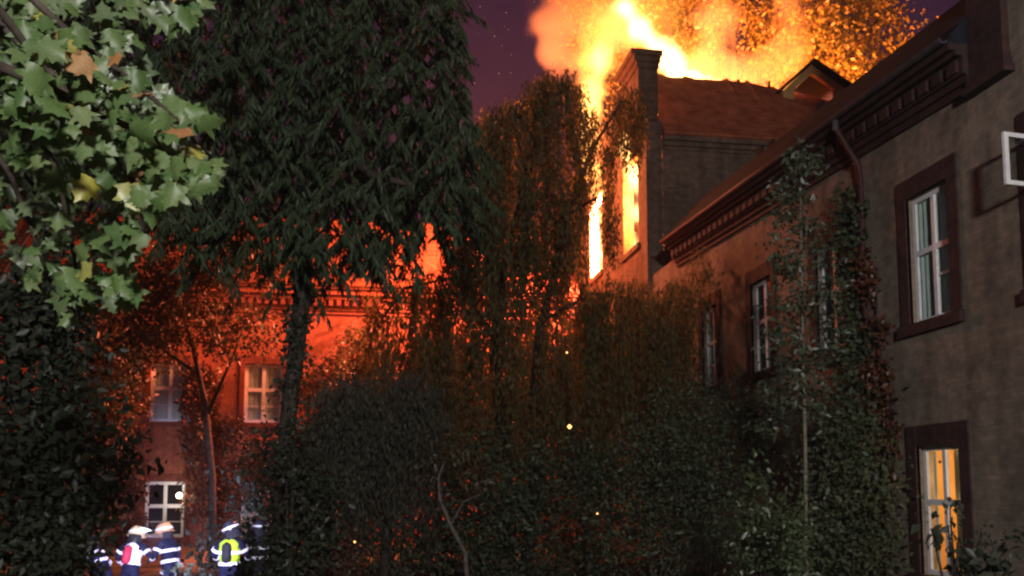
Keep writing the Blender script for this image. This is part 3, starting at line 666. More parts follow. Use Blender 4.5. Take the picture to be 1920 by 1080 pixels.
leaves('crown', M['leaf_autumn'], t, rel(P, base), D, L, W)

# ---- weeping tree in front of the fire
def strands(starts, lens, sway, nleaf, L, W, spread=.06, curve=.35):
    """hanging twigs with leaves: returns leaf arrays and twig polylines"""
    Ps, Ds, tw = [], [], []
    for s, ln in zip(starts, lens):
        a = rng.uniform(0, 2 * np.pi); h = np.array([math.cos(a), math.sin(a), 0]) * curve + np.asarray(sway)
        tt = np.linspace(0, 1, 7)[:, None]
        pts = np.asarray(s) + h * ln * .35 * (1 - (1 - tt) ** 2) + np.array([0, 0, -1]) * ln * (tt ** 1.25) + np.array([0, 0, .25]) * ln * tt * (1 - tt)
        pts += rng.normal(size=pts.shape) * .03
        tw.append(pts)
        n = max(6, int(nleaf * ln)); u = np.sort(rng.uniform(.08, 1, n)); x = u * 6; i = np.clip(x.astype(int), 0, 5); f = (x - i)[:, None]
        p = pts[i] * (1 - f) + pts[i + 1] * f; d = unit(pts[i + 1] - pts[i])
        Ps.append(p + rng.normal(size=p.shape) * spread); Ds.append(d * .8 + rand_dir(n) * .6 + np.array([0, 0, -.5]))
    P = np.vstack(Ps); s = rng.uniform(.7, 1.3, len(P)); return P, np.vstack(Ds), L * s, W * s, tw
def twig_part(tw, base, parent, mat, r=.008):
    b = MB()
    for pts in tw: b.tube([Vector(p) - Vector(base) for p in pts[::2]], [r, r * .8, r * .6, r * .35], 3, cap=False)
    o = b.build('twigs', mat, parent, normals=False); o['kind'] = 'stuff'; return o

WY = 24.0
tb = at(948, 1000, WY); base = (tb.x, WY, 0)
K = lambda px, py, dy=0: tuple(at(px, py, WY + dy))
t = trunk_tree('weeping_tree', 'tall weeping tree with two slender trunks before the burning facade', 'tree', base,
   [([base, K(950, 900), K(938, 780), K(925, 660), K(945, 500), K(990, 330), K(1030, 180)], [.2, .17, .15, .13, .11, .08, .03]),
    ([(base[0] + .55, WY + .3, 0), K(1003, 900, .3), K(1000, 760, .3), K(1012, 620, .3), K(1060, 420, .3), K(1110, 280, .3), K(1165, 190, .3)], [.17, .15, .13, .12, .09, .06, .025]),
    ([K(945, 520), K(880, 380), K(800, 400), K(740, 480)], [.08, .06, .04, .02]),
    ([K(930, 640), K(850, 520), K(760, 540), K(700, 620)], [.08, .055, .04, .02]),
    ([K(1020, 600, .3), K(1110, 550, .3), K(1190, 560, .3), K(1250, 610, .3)], [.06, .04, .03, .015]),
    ([K(1070, 400, .3), K(1120, 370, -.4), K(1090, 430, -.5)], [.05, .035, .02]),
    ([K(960, 440), K(1000, 260, -1.2), K(960, 200, -2)], [.07, .05, .02])], M['bark'])
starts, lens = [], []
def fill(n, x0, x1, top, dl, dyr=(-3, 2.5)):
    for _ in range(n):
        px = rng.uniform(x0, x1); py = top(px) + abs(rng.normal()) * 60; dy = rng.uniform(*dyr)
        starts.append(tuple(at(px, py, WY + dy))); lens.append(rng.uniform(*dl))
fill(130, 890, 1085, lambda x: 110 + abs(x - 1035) * .75, (1.5, 4.5))
fill(56, 880, 1060, lambda x: 300, (1.5, 4.5))
fill(60, 1150, 1206, lambda x: 140 + abs(x - 1165) * .6, (.6, 1.7), (0, 3))
fill(26, 1085, 1150, lambda x: 190, (.8, 2.2), (-1, 2))
fill(20, 1050, 1096, lambda x: 330, (1.0, 2.4), (-1, 2))
fill(14, 1128, 1160, lambda x: 330, (.8, 1.8), (-1, 2))
fill(130, 1080, 1285, lambda x: 515, (1.5, 4.0), (-1.5, 2.5))
fill(14, 1285, 1345, lambda x: 450, (.6, 1.6), (-1.5, 1))
fill(84, 690, 960, lambda x: 440 + (960 - x) * .35, (1.5, 4.2))
fill(230, 780, 1290, lambda x: 600, (1.8, 4.5), (-2, 4))
fill(50, 840, 1080, lambda x: 440, (1.5, 4), (0, 4))
fill(46, 660, 860, lambda x: 600, (1.5, 4), (0, 4))
fill(46, 830, 925, lambda x: 300 + (925 - x) * .9, (1.2, 3.0), (-2, 2))
fill(80, 915, 1092, lambda x: 390, (1.2, 3.2), (-1, 3))
fill(70, 840, 1130, lambda x: 700, (1.5, 3.6), (-1, 3.5))
P, D, L, W, tw = strands(starts, lens, (0, 0, 0), 44, .16, .045, .09)
leaves('crown', M['leaf_willow'], t, rel(P, base), D, L, W)
twig_part(tw, base, t, M['bark'])

# ---- lower weeping tree, grey-green mound to the left
base = tuple(at(720, 1000, 20)); base = (base[0], 20, 0)
K = lambda px, py, dy=0: tuple(at(px, py, 20 + dy))
t = trunk_tree('weeping_tree', 'low weeping tree with a grey-green drooping mound beside the firefighters', 'tree', base,
   [([base, K(728, 960), K(715, 860), K(690, 760), K(660, 700)], [.13, .12, .1, .07, .03]), ([K(715, 850), K(770, 740), K(800, 690)], [.08, .05, .02])], M['bark'])
starts, lens = [], []
WY = 20
fill(120, 575, 720, lambda x: 700 + ((x - 650) / 75) ** 2 * 40, (1.2, 3.4), (-1.8, .5))
fill(90, 640, 830, lambda x: 690 + abs(x - 720) * .2, (1.5, 3.2), (-1, 1.5))
P, D, L, W, tw = strands(starts, lens, (0, 0, 0), 60, .13, .032, .09)
leaves('crown', M['leaf_willow_grey'], t, rel(P, base), D, L, W); twig_part(tw, base, t, M['bark'])

# ---- a bent bare stem and shrubs beneath
base = tuple(at(880, 1060, 18)); base = (base[0], 18, 0)
K = lambda px, py, dy=0: tuple(at(px, py, 18 + dy))
t = trunk_tree('young_tree', 'slender bare curved stem leaning left under the weeping tree', 'tree', base, [([base, K(872, 1035), K(845, 985), K(825, 935), K(822, 895), K(835, 860)], [.05, .048, .042, .036, .03, .015]), ([K(845, 985), K(870, 940), K(905, 925)], [.028, .02, .01])], M['bark_pale'])
P, D, L, W = clumps(np.array([K(835, 850), K(905, 915), K(870, 850)]), .5, 160, .11, .05, .3, .5); leaves('crown', M['leaf_brown'], t, rel(P, base), D, L, W)

# ---- big dark tree over the middle
DY = 16.5
b0 = at(520, 900, DY); base = (b0.x, DY, 0)
K = lambda px, py, dy=0: tuple(at(px, py, DY + dy))
t = trunk_tree('ash_tree', 'huge dark tree with drooping narrow leaves filling the upper middle', 'tree', base,
   [([base, K(532, 850), K(548, 720), K(566, 560), K(575, 380), K(600, 100), K(620, -200)], [.16, .15, .15, .16, .16, .14, .1]),
    ([K(568, 420), K(480, 260), K(380, 120), K(300, 0)], [.13, .1, .07, .04]), ([K(572, 380), K(680, 240), K(780, 150), K(860, 60)], [.13, .1, .07, .03]),
    ([K(585, 240), K(700, 330, -1.5), K(790, 350, -2)], [.1, .07, .03]), ([K(566, 450), K(480, 400, -1), K(420, 390, -1.5)], [.09, .06, .03])], M['bark'])
def lower_edge(px):
    return np.interp(px, [-120, 180, 300, 420, 520, 570, 640, 700, 760, 830, 880, 920], [370, 380, 440, 470, 492, 510, 512, 510, 490, 460, 420, 330])
def right_edge(py): return np.interp(py, [-200, 0, 60, 120, 200, 300, 400, 500], [875, 875, 868, 880, 892, 908, 892, 810])
Ps, Ds, Ls, Ws = [], [], [], []
for k in range(4300):
    px, py = rng.uniform(-120, 900), rng.uniform(-170, 560)
    if py > lower_edge(px) - 30 + rng.normal() * 26 or px > right_edge(py) - 14 + rng.normal() * 12: continue
    dy = rng.uniform(-2.4, 4.5); c = np.array(K(px, py, dy))
    a = rng.uniform(0, 2 * np.pi); dirn = np.array([math.cos(a) * .7, math.sin(a) * .7 - .25, -rng.uniform(.3, 1.0)]); dirn /= np.linalg.norm(dirn)
    ln = rng.uniform(.5, 1.0); n = 46
    u = rng.uniform(0, 1, n)[:, None]; p = c + dirn * u * ln + np.array([0, 0, -.25]) * u * u * ln
    side = np.cross(dirn, [0, 0, 1.0]); side /= np.linalg.norm(side) + 1e-6; sg = np.where(rng.uniform(size=n) > .5, 1, -1)[:, None]
    d = side * sg * .55 + dirn * .5 + np.array([0, 0, -.75]) + rng.normal(size=(n, 3)) * .2
    Ps.append(p); Ds.append(d); s = rng.uniform(.7, 1.25, n); Ls.append(.185 * s); Ws.append(.042 * s)
P, D, L, W = np.vstack(Ps), np.vstack(Ds), np.concatenate(Ls), np.concatenate(Ws)
leaves('crown', M['leaf_dark'], t, rel(P, base), D, L, W, .18, .12)

C = [tuple(np.array(K(np.interp(py, [540, 720, 850], [566, 548, 532]) + rng.uniform(-16, 16), py, -.1))) for py in rng.uniform(500, 880, 46)]
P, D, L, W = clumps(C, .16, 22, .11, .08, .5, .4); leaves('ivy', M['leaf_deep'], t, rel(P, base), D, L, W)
# ---- small tree and creepers in front of the left building
base = tuple(at(400, 1000, 30)); base = (base[0], 30, 0)
K = lambda px, py, dy=0: tuple(at(px, py, 30 + dy))
t = trunk_tree('small_tree', 'small brownish tree masking the glowing left building', 'tree', base, [([base, K(398, 900), K(385, 760), K(360, 640), K(330, 560)], [.13, .12, .1, .07, .03]), ([K(388, 780), K(440, 660), K(460, 600)], [.07, .04, .02]), ([K(372, 700), K(280, 640), K(230, 620)], [.06, .04, .02])], M['bark'])
C = []
def scatter(n, x0, x1, y0, y1, Y, keep=lambda x, y: True, dy=1.2):
    out = []
    while len(out) < n:
        x, y = rng.uniform(x0, x1), rng.uniform(y0, y1)
        if keep(x, y): out.append(tuple(at(x, y, Y + rng.uniform(-dy, dy))))
    return out
C = scatter(120, 190, 540, 470, 690, 30, lambda x, y: not (400 < x and 535 < y) and not (330 < x and 610 < y) and not (355 < x < 460 and y > 640) and not (285 < x < 350 and y > 690)) + scatter(26, 190, 290, 600, 800, 30, lambda x, y: x < 262) + scatter(16, 360, 500, 590, 660, 30)
P, D, L, W = clumps(C, .5, 60, .20, .11, .4, .4); leaves('crown', M['leaf_brown'], t, rel(P, base), D, L, W)
def climber(name, label, base, pts, C, rad, per, l, wd, mat, cat='climbing plant'):
    t = empty(name, base, label, cat); b = MB()
    for p in pts: b.tube([Vector(q) - Vector(base) for q in p], [.03] * (len(p) - 1) + [.01], 6)
    b.build('stem', M['bark'], t)
    P, D, L, W = clumps(C, rad, per, l, wd, .3, .5); leaves('leaves', mat, t, rel(P, base), D, L, W); return t
base = (tuple(at(380, 1000, 39.6))[0], 39.6, 0)
C = scatter(40, 236, 262, 790, 1000, 39.75, dy=.12) + scatter(60, 350, 440, 780, 960, 39.75, dy=.12) + scatter(50, 350, 400, 690, 820, 39.75, dy=.12) + scatter(46, 440, 545, 820, 960, 39.75, dy=.12)
climber('creeper', 'reddish creeper covering the left building between its two floors', base, [[base, tuple(at(380, 900, 39.8)), tuple(at(370, 700, 39.8))], [base, tuple(at(470, 930, 39.8)), tuple(at(500, 800, 39.8))]], C, .35, 45, .2, .13, M['leaf_red'])
base = (tuple(at(620, 1000, 38.6))[0], 38.6, 0)
C = scatter(60, 590, 720, 560, 760, 38.6, lambda x, y: y > 690 - (x - 590) * .9) 
climber('creeper', 'orange-brown creeper on the glowing wall right of the big trunk', base, [[base, tuple(at(640, 850, 38.9)), tuple(at(660, 600, 38.9))]], C, .5, 60, .2, .1, M['leaf_brown'])

# ---- shrubs
def shrub(label, base_px, Y, regions, mat, rad, per, l, wd, name='shrub', dy=.8, down=.2):
    bx = tuple(at(base_px, 1000, Y))[0]; base = (bx, Y, 0); t = empty(name, base, label, 'shrub'); b = MB()
    C = []
    for (n, x0, x1, y0, y1) in regions: C += scatter(n, x0, x1, y0, y1, Y, dy=dy)
    for c in C[::max(1, len(C) // 9)]: b.tube([(0, 0, 0), ((c[0] - bx) * .35, (c[1] - Y) * .3, c[2] * .5), (c[0] - bx, c[1] - Y, c[2])], [.035, .025, .008], 6)
    b.build('stem', M['bark'], t)
    for c in list(C):
        if rng.uniform() < .16:                                       # sprigs that stand out of the mass
            e = np.array(c) + np.array([rng.normal() * .25, rng.normal() * .25, rng.uniform(.25, .8)]); b2_ = np.linspace(0, 1, 4)[:, None]
            C += [tuple(q) for q in np.array(c) * (1 - b2_) + e * b2_]
    P, D, L, W = clumps(C, rad, per, l, wd, .2, down + .25); ks = np.repeat(rng.uniform(.6, 1.35, len(C)), per); keep = rng.uniform(size=len(P)) < np.repeat(rng.uniform(.25, 1, len(C)), per)
    leaves('leaves', mat, t, rel(P, base)[keep], D[keep], (L * ks)[keep], (W * ks)[keep]); return t
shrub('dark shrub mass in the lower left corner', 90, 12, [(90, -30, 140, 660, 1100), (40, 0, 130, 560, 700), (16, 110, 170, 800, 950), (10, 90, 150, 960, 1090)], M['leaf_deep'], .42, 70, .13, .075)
shrub('yellow-green shrub glinting at the left edge between dark leaves', 40, 15, [(12, 0, 75, 860, 940), (8, 150, 230, 840, 880)], M['leaf_fresh'], .3, 40, .10, .06)
shrub('brown shrub between the lower left window and dark leaves', 170, 27, [(60, 120, 235, 560, 900), (30, 90, 225, 820, 1000)], M['leaf_brown'], .5, 60, .17, .1)
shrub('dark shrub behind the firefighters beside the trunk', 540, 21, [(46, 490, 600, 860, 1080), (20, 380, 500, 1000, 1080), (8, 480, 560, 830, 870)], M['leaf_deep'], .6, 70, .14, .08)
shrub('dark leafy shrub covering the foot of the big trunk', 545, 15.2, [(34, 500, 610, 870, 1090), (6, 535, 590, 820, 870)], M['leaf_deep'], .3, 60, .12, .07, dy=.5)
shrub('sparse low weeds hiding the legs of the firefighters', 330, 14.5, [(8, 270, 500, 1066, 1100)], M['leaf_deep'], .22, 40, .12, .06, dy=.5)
shrub('low reddish shrub under the grey-green weeping mound', 640, 17, [(14, 610, 665, 1030, 1090)], M['leaf_red'], .14, 70, .09, .06, dy=.3)
shrub('shadowy shrub below the two slender trunks', 900, 21, [(120, 700, 1150, 930, 1090), (60, 840, 1240, 850, 960)], M['leaf_green'], .5, 60, .14, .07)
shrub('round green shrub below the dark wall corner', 1230, 17.5, [(90, 1100, 1400, 860, 1090), (26, 1180, 1400, 790, 900)], M['leaf_green'], .62, 110, .09, .045)
shrub('fresh green shrub at the foot of the thin pole', 1440, 12.5, [(40, 1390, 1500, 970, 1090)], M['leaf_fresh'], .26, 60, .09, .05)
shrub('broad green shrub against the wing wall between pole and lit window', 1600, 15.5, [(80, 1520, 1660, 860, 1090), (16, 1540, 1630, 790, 880)], M['leaf_green'], .55, 70, .11, .065, dy=.6)
shrub('large dim bush below the fourth upper window', 1330, 20, [(36, 1240, 1440, 770, 900)], M['leaf_green'], .65, 60, .12, .06, dy=.6)
shrub('dark twigs with broad leaves before the lit window', 1790, 9.5, [(5, 1745, 1800, 930, 1080), (12, 1800, 1900, 1010, 1090)], M['leaf_deep'], .14, 16, .13, .07, dy=.3)

shrub('added dark thicket blocking the red glow behind the two slender trunks', 930, 29, [(250, 600, 1240, 720, 1070), (60, 860, 1180, 640, 760), (30, 640, 900, 720, 900)], M['leaf_brown'], .8, 80, .22, .12, dy=1.0)  # added foliage mass that blocks the firelit wall showing through the hanging strands
# ---- narrow sapling in front of the wing
SY = 14.5
K = lambda px, py, dy=0: tuple(at(px, py, SY + dy)); base = (K(1511, 1000)[0], SY, 0)
t = trunk_tree('sapling', 'slim young tree with layered leafy tiers before the wing wall', 'tree', base, [([base, K(1511, 1000), K(1510, 850), K(1507, 700), K(1503, 520), K(1500, 290)], [.035, .035, .032, .028, .02, .006])], M['pole_wood'])
C = []; b = MB()
for k in range(62):
    v = k / 61; py = 275 + 520 * v ** .9; half = np.interp(py, [270, 330, 400, 480, 560, 700, 800], [14, 36, 44, 56, 68, 62, 66])
    px = 1503 + rng.uniform(-1, 1) * half; px = min(px, 1580); c = K(px, py + abs(px - 1503) * .25, rng.uniform(-.5, .5)); C.append(c)
    b.tube([Vector(K(1504, py - 10)) - Vector(base), Vector(c) - Vector(base)], [.012, .004], 4)
b.build('branch', M['bark'], t)
P, D, L, W = clumps(C, .26, 44, .13, .055, .5, .45, .45); leaves('crown', M['leaf_sapling'], t, rel(P, base), D, L, W, .15)

# ---- creeper on the wing wall along the downpipe
base = (9.4, 16.3, 0)
def wallpts(n, y0, y1, z0, z1): return [(9.4 - abs(rng.normal()) * .05, rng.uniform(y0, y1), rng.uniform(z0, z1)) for _ in range(n)]
climber('ivy', 'green ivy climbing the wing wall left of the downpipe', base, [[(9.43, 16.4, 0), (9.43, 16.7, 4), (9.43, 16.5, 8.2)]], wallpts(60, 16.1, 16.9, 4.5, 8.4) + wallpts(50, 16.0, 17.2, 2.6, 5.2), .2, 26, .12, .09, M['leaf_green'])
base = (9.4, 15.7, 0)
climber('creeper', 'red-leaved creeper climbing the wing wall right of the downpipe', base, [[(9.43, 15.8, 0), (9.43, 15.7, 4), (9.43, 15.8, 6.6)]], wallpts(40, 15.45, 16.15, 3.0, 6.9) + wallpts(30, 15.3, 16.4, 2.4, 4.6), .17, 26, .12, .09, M['leaf_red'])

# ------------------------------------------------------------------ firefighters
def ring(b, c, axis, rx, ry, wd, n=20, up=(0, 1, 0)):
    """a reflective band round a limb or a chest"""
    ax = Vector(axis).normalized(); u = ax.cross(Vector(up))
    if u.length < .05: u = ax.cross(Vector((1, 0, 0)))
    u.normalize(); v = ax.cross(u); c = Vector(c); P = []
    for k in range(n):
        q = 2 * math.pi * k / n; e = u * math.cos(q) * rx + v * math.sin(q) * ry
        for s, f in ((-1, 1.0), (1, 1.0), (1, 1.10), (-1, 1.10)): P.append(c + e * f + ax * (s * wd / 2))
    b.add(P, [(4*k+i, 4*((k+1) % n)+i, 4*((k+1) % n)+(i+1) % 4, 4*k+(i+1) % 4) for k in range(n) for i in range(4)])
def person(label, loc, rz, arms, lean=0.0, cloth='navy', helmet='helmet_black', vest=None, band='reflective', cyl=None, look=0.0, scale=1.0, tilt=0):
    p = empty('person', loc, label, 'person', 'firefighters in the courtyard', rz); p.scale = (scale,) * 3
    V, Ed, Rd = [], [], []
    def j(co, r, par=None):
        co = Vector(co)
        if co.z > .96:                                                  # bend forward at the waist
            h = co.z - .96; co = Vector((co.x, co.y * math.cos(lean) + h * math.sin(lean), .96 + h * math.cos(lean) - co.y * math.sin(lean)))
        V.append(tuple(co)); Rd.append(r if isinstance(r, tuple) else (r, r))
        if par is not None: Ed.append((par, len(V) - 1))
        return len(V) - 1
    pel = j((0, 0, .96), (.165, .125)); sp = j((0, 0, 1.16), (.165, .125), pel); ch = j((0, 0, 1.36), (.19, .135), sp)
    nk = j((0, .01, 1.50), .062, ch); hd = j((0, .035, 1.60), (.078, .092), nk); ht = j((0, .03, 1.70), (.08, .095), hd); j((0, .125, 1.615), .017, hd)
    for s in (-1, 1): j((s * .083, .02, 1.625), .018, hd)
    hands = []; wr = []
    for s, (el, ha) in zip((-1, 1), arms):
        sh = j((s * .2, 0, 1.42), .082, ch); e = j(el, .062, sh); h = j(ha, .042, e)
        d = (Vector(ha) - Vector(el)).normalized(); pm = j(Vector(ha) + d * .07, (.036, .022), h); sd = d.cross(Vector((0, 1, .2))).normalized()
        for q, fl in ((-.03, .075), (-.01, .09), (.01, .085), (.03, .065)):
            k1 = j(Vector(ha) + d * .11 + sd * q, .0105, pm); k2 = j(Vector(ha) + d * (.11 + fl * .5) + sd * q * 1.1 + Vector((0, .012, 0)), .009, k1); j(Vector(ha) + d * (.11 + fl) + sd * q * 1.1 + Vector((0, .035, 0)), .0075, k2)
        th = j(Vector(ha) + d * .05 + sd * s * .045, .012, pm); j(Vector(ha) + d * .09 + sd * s * .065, .009, th); hands.append(Vector(V[h])); wr.append((Vector(V[e]), Vector(V[h]), Vector(V[sh])))
    for s in (-1, 1):
        hp = j((s * .1, 0, .9), .115, pel); kn = j((s * .12, .03, .5), .082, hp); an = j((s * .13, -.01, .11), .062, kn); j((s * .15, .14, .05), .05, an)
    me = bpy.data.meshes.new('body'); me.from_pydata(V, Ed, []); o = bpy.data.objects.new('body', me); COL.objects.link(o)
    sk = o.modifiers.new('skin', 'SKIN'); sk.use_smooth_shade = True
    for i, sv in enumerate(me.skin_vertices[0].data): sv.radius = Rd[i]; sv.use_root = (i == 0)
    ss = o.modifiers.new('sub', 'SUBSURF'); ss.levels = ss.render_levels = 1
    dg = bpy.context.evaluated_depsgraph_get(); m2 = bpy.data.meshes.new_from_object(o.evaluated_get(dg)); o.modifiers.clear(); o.data = m2; bpy.data.meshes.remove(me)
    m2.materials.clear()
    for m_ in (cloth, 'skin', 'black_cloth'): m2.materials.append(M[m_])
    hz = Vector(V[nk])
    for f in m2.polygons:
        c = f.center
        if (c - Vector(V[hd])).length < .17 and c.z > hz.z + .02: f.material_index = 1
        elif min((c - h).length for h in hands) < .2 and min((c - h).length for h in hands) < min((c - w_[0]).length for w_ in wr): f.material_index = 2
    o.parent = p
    H = Vector(V[ht]); up = (Vector(V[ht]) - Vector(V[nk])).normalized()
    # helmet: dome with ridge, brim and a neck curtain
    rot = Matrix.Rotation(tilt, 4, 'Y') @ Matrix.Rotation(-lean, 4, 'X')
    b = MB(); n = 18
    prof = [(.150, -.03), (.152, .0), (.142, .055), (.115, .105), (.07, .14), (.0, .152)]
    for i, (r_, z_) in enumerate(prof):
        for k in range(n):
            q = 2 * math.pi * k / n; rr = r_ * (1.0 + .10 * abs(math.sin(q))); b.v.append(tuple(H + rot @ Vector((rr * math.cos(q), rr * math.sin(q) * 1.08, z_ + .0 + (.018 if abs(math.cos(q)) < .2 and 0 < i < 5 else 0)))))
    for i in range(len(prof) - 1):
        for k in range(n): b.f.append((i*n+k, i*n+(k+1) % n, (i+1)*n+(k+1) % n, (i+1)*n+k)); b.m.append(0)
    c0 = len(b.v)
    for r_, z_ in ((.150, -.03), (.200, -.055), (.196, -.062), (.148, -.042)):
        for k in range(n):
            q = 2 * math.pi * k / n; b.v.append(tuple(H + rot @ Vector((r_ * math.cos(q), r_ * math.sin(q) * 1.1, z_))))
    for i in range(4):
        for k in range(n): b.f.append((c0+i*n+k, c0+i*n+(k+1) % n, c0+((i+1) % 4)*n+(k+1) % n, c0+((i+1) % 4)*n+k)); b.m.append(0)
    hl = b.build('helmet', M[helmet], p, True)
    b = MB(); ring(b, H + rot @ Vector((0, 0, .015)), rot @ Vector((0, 0, 1)), .152, .172, .035, 20); b.build('helmet_band', M[band], hl)
    b = MB(); P_ = []
    for k in range(9):
        q = R(200 + 140 * k / 8); P_ += [H + rot @ Vector((.145 * math.cos(q), .155 * math.sin(q), -.04)), H + rot @ Vector((.17 * math.cos(q), .17 * math.sin(q), -.2)), H + rot @ Vector((.155 * math.cos(q), .155 * math.sin(q), -.2)), H + rot @ Vector((.135 * math.cos(q), .14 * math.sin(q), -.04))]
    b.add(P_, [(4*k+i, 4*k+4+i, 4*k+4+(i+1) % 4, 4*k+(i+1) % 4) for k in range(8) for i in range(4)] + [(3, 2, 1, 0), (32, 33, 34, 35)]); b.build('neck_flap', M['black_cloth'], hl)
    # reflective bands on sleeves and jacket
    for (e, h, s_) in wr:
        for a_, c_, f, r_ in ((e, h, .55, .056), (s_, e, .55, .076)):
            b = MB(); ring(b, a_.lerp(c_, f), c_ - a_, r_, r_, .055, 16); b.build('reflective_stripe', M[band], p)
    tors = lambda z: Vector((0, (z - .96) * math.sin(lean), .96 + (z - .96) * math.cos(lean))); axis = Vector((0, math.sin(lean), math.cos(lean)))
    for z in (1.04, 1.25):
        b = MB(); ring(b, tors(z), axis, .190, .150, .06, 22, up=(0, 1, 0)); b.build('reflective_stripe', M[band], p)
    if vest:
        b = MB(); n = 20; rows = ((1.08, .188, .152), (1.2, .194, .158), (1.32, .212, .165), (1.42, .205, .155), (1.475, .14, .12), (1.50, .095, .095))
        for z, rx, ry in rows:
            for k in range(n):
                q = 2 * math.pi * k / n; b.v.append(tuple(tors(z) + Vector((rx * math.cos(q), ry * math.sin(q), 0))))
        for i in range(len(rows) - 1):
            for k in range(n): b.f.append((i*n+k, i*n+(k+1) % n, (i+1)*n+(k+1) % n, (i+1)*n+k)); b.m.append(0)
        b.build('vest', M[vest], p, True)
    if cyl:
        c0 = tors(1.10) + Vector((0, -.22, 0)); c1 = tors(1.42) + Vector((0, -.22, 0)); mid = (c0 + c1) / 2
        b = MB(); dlt = c1 - c0; b.tube([c0 - dlt * .12, c0, c0 + dlt * .1, c1 - dlt * .1, c1, c1 + dlt * .12], [.03, .075, .09, .09, .07, .02], 14); b.build('air_cylinder', M[cyl], p, True)
    return p
dn = lambda s, f=.1: ((s * .27, -.02 + f * .3, 1.16), (s * .27, f, .92))
rz0 = R(-14)
person('firefighter with cream helmet and bright white vest over red bottle', tuple(at(246, 1000, 18).xy) + (0,), rz0, [((-.34, .02, 1.2), (-.3, .22, 1.1)), ((.36, .06, 1.22), (.34, .28, 1.26))], helmet='helmet_cream', vest='white_cloth', cyl='red_cloth', lean=R(17), scale=.90)
person('firefighter with tan helmet turned sideways between white vest and lime vest', tuple(at(322, 1000, 18.2).xy) + (0,), R(60), [((-.3, .1, 1.2), (-.2, .3, 1.15)), dn(1)], helmet='helmet_tan', lean=R(13), scale=.93)
person('firefighter in lime yellow vest with black air cylinder and dark helmet', tuple(at(432, 1000, 17.2).xy) + (0,), R(-8), [((-.33, .05, 1.18), (-.28, .26, 1.12)), ((.33, .05, 1.18), (.28, .26, 1.12))], vest='lime_cloth', cyl='black_cloth', scale=.95, tilt=R(-24))
person('stooping firefighter in navy with dark helmet at the left end', tuple(at(196, 1000, 17.6).xy) + (0,), R(55), [((-.3, .2, 1.2), (-.2, .38, 1.0)), ((.3, .22, 1.2), (.2, .4, 1.02))], lean=R(46), scale=.95)
person('firefighter in black half hidden behind the lime vest and dark shrub', tuple(at(487, 1000, 19.0).xy) + (0,), R(-20), [dn(-1), ((.34, .1, 1.22), (.3, .3, 1.3))], cloth='black_cloth', scale=.93)

# ------------------------------------------------------------------ plane tree branch in the foreground
def leaf_shape(name, seed, mat):
    r_ = random.Random(seed); half = [(0, 0), (.10, .045), (.24, .0), (.40, .02), (.36, .14), (.30, .24), (.44, .33), (.62, .50), (.44, .52), (.27, .50), (.25, .62), (.30, .76), (.17, .80), (.07, .92), (0, 1.08)]
    jt = lambda p: (p[0] * r_.uniform(.88, 1.12), p[1] + r_.uniform(-.025, .025))
    bm = bmesh.new(); curl = r_.uniform(-.22, .30); foldd = r_.uniform(.08, .34); tw = r_.uniform(-.18, .18)
    def zf(x, y): return -foldd * abs(x) + curl * (y - .45) ** 2 + tw * x * y + .05 * math.sin(9 * x + 4 * y)
    mid = [(0, y) for y in (.0, .26, .55, .82, 1.08)]
    for s in (1, -1):
        pts = [half[0]] + [jt(p) for p in half[1:-1]] + [half[-1]]
        vs_ = [bm.verts.new((s * x, y, zf(s * x, y))) for x, y in pts]; mv = [bm.verts.new((0, y, zf(0, y) )) for _, y in mid[1:-1]][::-1]
        f = bm.faces.new(vs_ + mv)
        if s < 0: f.normal_flip()
    bmesh.ops.remove_doubles(bm, verts=bm.verts, dist=1e-4); bmesh.ops.triangulate(bm, faces=bm.faces)
    me = bpy.data.meshes.new(name); bm.to_mesh(me); bm.free(); me.materials.append(mat); me.polygons.foreach_set('use_smooth', [True] * len(me.polygons)); return me
greens = [leaf_shape('leaf', s, M['leaf_plane']) for s in range(7)]; yellows = [leaf_shape('leaf', s + 20, M['leaf_plane_yellow']) for s in range(3)]; browns = [leaf_shape('leaf', s + 40, M['leaf_plane_brown']) for s in range(3)]
base = (-3.6, 3.2, 0)
t = empty('plane_tree', base, 'plane tree bough with large lobed green leaves hanging in the near left corner', 'tree')
b = MB(); b.tube([(0, 0, 0), (.05, .02, 1.6), (.0, .1, 3.2), (.15, .2, 5.2), (.1, .2, 7.5)], [.26, .22, .19, .15, .08], 14); b.build('trunk', M['bark_pale'], t, True)
T = [([(-220, -60), (-60, 60), (50, 190), (110, 330), (140, 480), (150, 600)], 3.5), ([(-150, -120), (40, -20), (150, 80), (270, 170), (350, 240), (400, 300)], 3.3),
     ([(-120, -60), (80, 120), (190, 250), (250, 340), (270, 430), (220, 540)], 3.4), ([(-100, -160), (90, -60), (220, -10), (330, 0), (400, -5)], 3.8),
     ([(-200, 100), (-60, 200), (20, 330), (60, 430), (90, 520)], 3.8), ([(60, 150), (180, 210), (290, 260), (340, 340)], 3.25), ([(-60, -60), (30, 60), (80, 130), (120, 200)], 3.15)]
lp_ = []
for pts, Y in T:
    poly = [at(px, py, Y + .12 * i - .2) - Vector(base) for i, (px, py) in enumerate(pts)]
    st = Vector((.08, .15, 4.4 if pts[0][1] > -90 else 5.0))
    b = MB(); n = len(poly); b.tube([st, st.lerp(poly[0], .5) + Vector((0, 0, .12))] + poly, [.05, .035] + [.017 - .013 * i / n for i in range(n)], 7); b.build('branch', M['bark'], t, True)
    lp_.append((pts, Y))
def seg_pt(pts, u):
    x = u * (len(pts) - 1); i = min(int(x), len(pts) - 2); f = x - i; return pts[i][0] * (1 - f) + pts[i+1][0] * f, pts[i][1] * (1 - f) + pts[i+1][1] * f
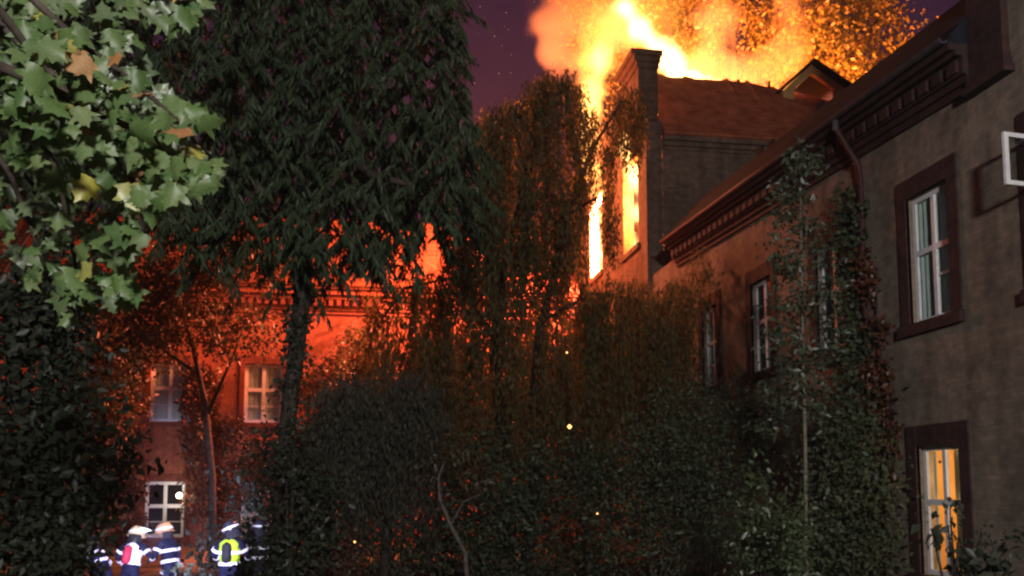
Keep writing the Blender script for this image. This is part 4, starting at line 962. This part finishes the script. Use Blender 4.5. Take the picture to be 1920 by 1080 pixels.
def inside(px, py):                                                    # the bough's outline
    edge = np.interp(py, [-40, 30, 70, 130, 200, 260, 320, 360, 400, 450, 540, 580, 625], [430, 410, 290, 350, 400, 400, 445, 395, 300, 290, 290, 260, 200])
    return px < edge - 22
cnt = 0; back = []
wts = [1.2, 1.3, 1.4, .7, .7, 1.0, .8]
tries = 0
while cnt < 298 and tries < 6000:
    tries += 1
    pts, Y = random.choices(lp_, wts)[0]; u = random.uniform(.12, 1.02); px, py = seg_pt(pts, min(u, 1))
    px += random.gauss(0, 42); py += random.gauss(18, 38)
    if not inside(px, py) or py > 605 or px < -60 or py < -90: continue
    if px < 130 and py > 400 and random.random() < .55: continue
    dY = random.uniform(-.35, .45); p = at(px, py, Y + dY) - Vector(base)
    q = random.random(); ym = 1.6 if (px < 200 and py < 260) or (px > 220 and 150 < py < 330) else .7
    me = random.choice(yellows) if q < .055 * ym else random.choice(browns) if q < .08 * ym else random.choice(greens)
    o = bpy.data.objects.new('leaf', me); COL.objects.link(o); o.parent = t; o.location = p
    # blade hangs: its tip points down and outward, its face turned roughly to the lamp
    ang = random.gauss(-.35, .75); tip = Vector((math.sin(-ang), random.uniform(-.45, .15), -math.cos(ang))).normalized()
    nrm = Vector((random.gauss(0, .7), -1, random.gauss(.5, .65))); nrm = (nrm - tip * nrm.dot(tip)).normalized(); sd = tip.cross(nrm).normalized()
    o.rotation_euler = Matrix((sd, tip, nrm)).transposed().to_euler(); sc_ = random.uniform(.055, .112); o.scale = (sc_, sc_, sc_); cnt += 1

# further leaves deeper in the bough, past the first three hundred
fb = MB(); n_ = 0
while n_ < 520:
    pts, Y = random.choices(lp_, wts)[0]; px, py = seg_pt(pts, random.uniform(0, .95)); px += random.gauss(-25, 45); py += random.gauss(0, 45)
    if not inside(px + 25, py) or py > 560 or (px < 130 and py > 400 and random.random() < .6): continue
    p = at(px, py, Y + random.uniform(.3, .9)) - Vector(base); me = random.choice(greens); q = Matrix.Rotation(random.uniform(0, 6.28), 3, 'Y') @ Matrix.Rotation(random.uniform(.9, 2.1), 3, 'X')
    sc_ = random.uniform(.06, .115); fb.add([p + q @ (v.co * sc_) for v in me.vertices], [tuple(f.vertices) for f in me.polygons]); n_ += 1
o = fb.build('crown', M['leaf_crown'], t, True, normals=False); o['kind'] = 'stuff'
